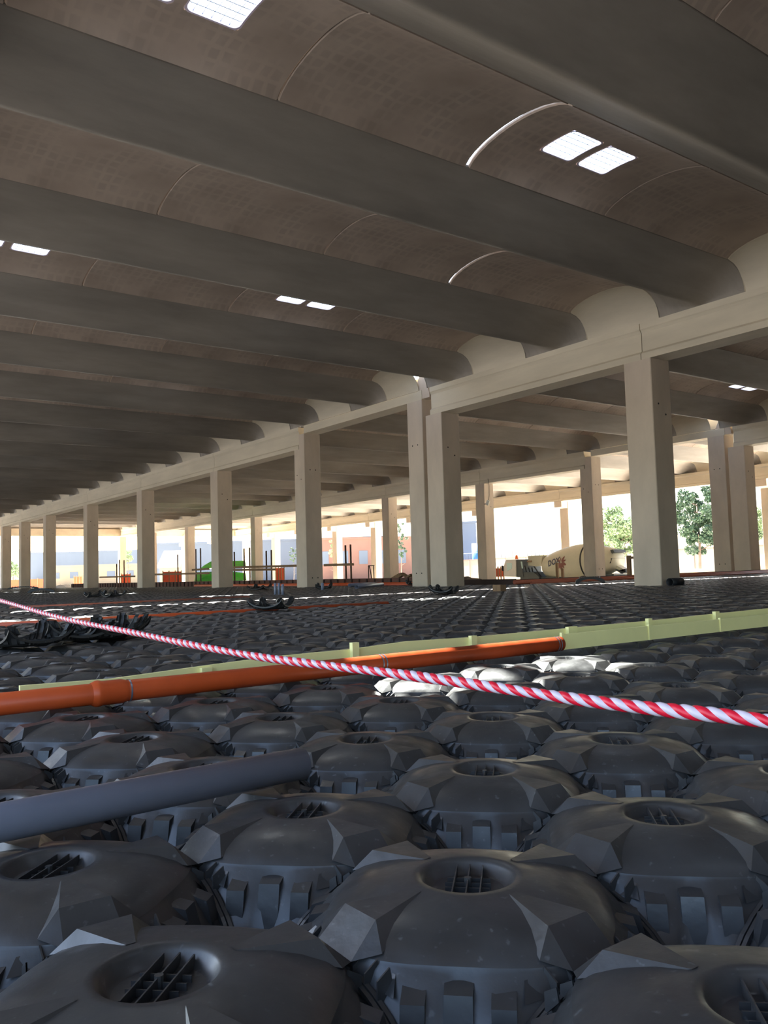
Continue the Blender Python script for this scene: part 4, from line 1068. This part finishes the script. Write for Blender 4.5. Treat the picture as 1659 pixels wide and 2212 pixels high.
mesh_barrier('small orange net heap beyond the guard rail', 596, 614, 0.3, 1.7, 90)
mesh_barrier('red and white board low ahead of the mixer cab', 1070, 1088, 0.3, 1.0, 70)
gt = thing('green_tarpaulin', 'bright green tarpaulin peaked between two front-row columns', 'tarpaulin', (0, 0, 0)); b = MB(); D_ = 80
for quad, nm in ((((432, 1229), (455, 1226), (455, 1213), (441, 1221)), 'sheet'), (((420, 1256), (456, 1256), (456, 1240), (424, 1236)), 'lower_sheet')):
    b = MB(); P = [at_d(px, py, D_ + 2 * k) for k, (px, py) in enumerate(quad)]; P2 = [p + Vector((1.6, 3.0, 0)) for p in P]
    b.add(P + P2, [(0, 1, 2, 3), (7, 6, 5, 4)] + [(i, (i + 1) % 4, 4 + (i + 1) % 4, 4 + i) for i in range(4)]); b.build(nm, M['green'], gt)
gt.location = (0, 0, 0)
for k, (px, py, l) in enumerate(((130, 1238, 'white sack pile between far left columns, lower'), (142, 1232, 'white sack pile behind the lower one at left'), (217, 1243, 'white sack beside the bent steel at left'), (690, 1247, 'white bundle beyond the notched-head column'))):
    q = at_d(px, py + 8, 85 + 9 * (k == 1)); q.z = GZ + 0.7; b = MB(); b.tube([(-1.2, 0, 0), (-0.9, 0, 0.1), (0, 0, 0.15), (0.9, 0, 0.05), (1.2, 0, 0)], [0.2, 0.6, 0.75, 0.55, 0.2], 12); o = b.build('sack', M['bag']); o.location = q; tag(o, l, 'sack')
# lamp post
q = polar(1067, 150); b = MB(); b.tube([(0, 0, GZ), (0, 0, 13.0)], [0.12, 0.06], 8); o = b.build('lamp_post', M['bluegrey']); o.location = (q[0], q[1], 0); tag(o, 'thin tall mast rising above the mixer cab', 'mast')
# fence on the skyline
fn = thing('fence', 'light steel fence along the top of the boundary wall', 'fence', (0, 0, 0)); b = MB()
A, B = Vector((-150, 123, 0)), Vector((-75, 105.5, 0)); d = B - A
for k in range(60):
    p = A + d * k / 59; b.box(p.x - 0.04, p.x + 0.04, p.y - 0.04, p.y + 0.04, 2.8, 4.4)
o = b.build('picket', M['bluegrey'], fn); o['kind'] = 'stuff'
b = MB(); b.tube([A + Vector((0, 0, 4.3)), B + Vector((0, 0, 4.3))], 0.05, 6); b.build('top_rail', M['bluegrey'], fn)
# hills on the left skyline
b = MB(); prev = None
for k in range(24):
    px = -150 + k * 50; q = polar(px, 700); hgt = 26 + 6 * math.sin(k * 0.7) + 4 * math.sin(k * 1.9)
    cur = (q, hgt)
    if prev:
        (a, ha), (c, hc) = prev, cur
        b.poly([(a[0], a[1], GZ), (c[0], c[1], GZ), (c[0] * 1.1, c[1] * 1.1, hc), (a[0] * 1.1, a[1] * 1.1, ha)])
        b.poly([(a[0] * 1.1, a[1] * 1.1, ha), (c[0] * 1.1, c[1] * 1.1, hc), (c[0] * 1.3, c[1] * 1.3, GZ), (a[0] * 1.3, a[1] * 1.3, GZ)])
    prev = cur
o = b.build('hills', M['hill']); o['kind'] = 'structure'
# trees
def tree(lab, px, d, top_py, rad_px, m_, seed, low_py=1195, dens=1.0):
    rnd = random.Random(seed); base = polar(px, d); top = at_d(px, top_py, d).z; R = rad_px * d / F; lo = at_d(px, low_py, d).z
    t = thing('tree', lab, 'tree', (base[0], base[1], GZ))
    b = MB(); b.tube([(0, 0, 0), (0.2, 0, (top - GZ) * 0.4), (0, 0.1, (top - GZ) * 0.8)], [R * 0.07, R * 0.05, R * 0.02], 8)
    for k in range(7):
        a = rnd.random() * 6.28; z = (top - GZ) * (0.3 + 0.08 * k)
        b.tube([(0.1, 0, z), (math.cos(a) * R * 0.7, math.sin(a) * R * 0.7, z + R * 0.35)], [R * 0.03, R * 0.01], 6)
    b.build('trunk', M['bark'], t)
    cz = (top + lo) / 2 - GZ; hz = (top - lo) / 2
    clumps = []
    for k in range(int(60 * dens)):
        while True:
            p = (rnd.uniform(-1, 1), rnd.uniform(-1, 1), rnd.uniform(-1, 1))
            if sum(a * a for a in p) < 1: break
        clumps.append((p[0] * R, p[1] * R, cz + p[2] * hz, R * rnd.uniform(0.18, 0.34)))
    v = []; f = []
    for cx, cy, cz2, cr in clumps:
        for k in range(170):
            a, c = rnd.random() * 6.283, rnd.uniform(-1, 1); rr = cr * rnd.random() ** 0.4; s_ = math.sqrt(1 - c * c)
            p = Vector((cx + rr * s_ * math.cos(a), cy + rr * s_ * math.sin(a), cz2 + rr * c * 0.8))
            e1 = Vector((rnd.uniform(-1, 1), rnd.uniform(-1, 1), rnd.uniform(-1, 1))).normalized() * R * 0.065; e2 = e1.cross(Vector((rnd.uniform(-1, 1), rnd.uniform(-1, 1), rnd.uniform(-1, 1)))).normalized() * R * 0.035
            i = len(v); v += [tuple(p - e1), tuple(p + e2), tuple(p + e1), tuple(p - e2)]; f.append((i, i + 1, i + 2, i + 3))
    b = MB(); b.add(v, f); o = b.build('foliage', M[m_], t, fix=False); o['kind'] = 'stuff'
tree('tall leafy tree seen between the thick near column and the far twin columns', 1512, 100, 1046, 52, 'leafdark', 1)
tree('rounder leafy tree between the drum column and the thick near column', 1338, 105, 1098, 48, 'leafpale', 2, 1200)
tree('leafy tree sliver at the right frame edge behind the facade column', 1618, 98, 1080, 36, 'leafpale', 3)
tree('small dark tree left of the twin columns', 866, 120, 1125, 15, 'leafdark', 4, 1210, 0.6)
tree('slim green tree behind the facade column by the notched column', 722, 130, 1160, 12, 'leafpale', 5, 1215, 0.5)
tree('small tree top behind the fourth column from the left', 276, 150, 1185, 12, 'leafpale', 6, 1215, 0.5)
tree('rounded bush between the two farthest columns at left', 28, 170, 1215, 22, 'leafpale', 7, 1245, 0.6)
tree('dark small tree beside the outer column behind the guard rail', 634, 125, 1178, 9, 'leafdark', 8, 1215, 0.4)
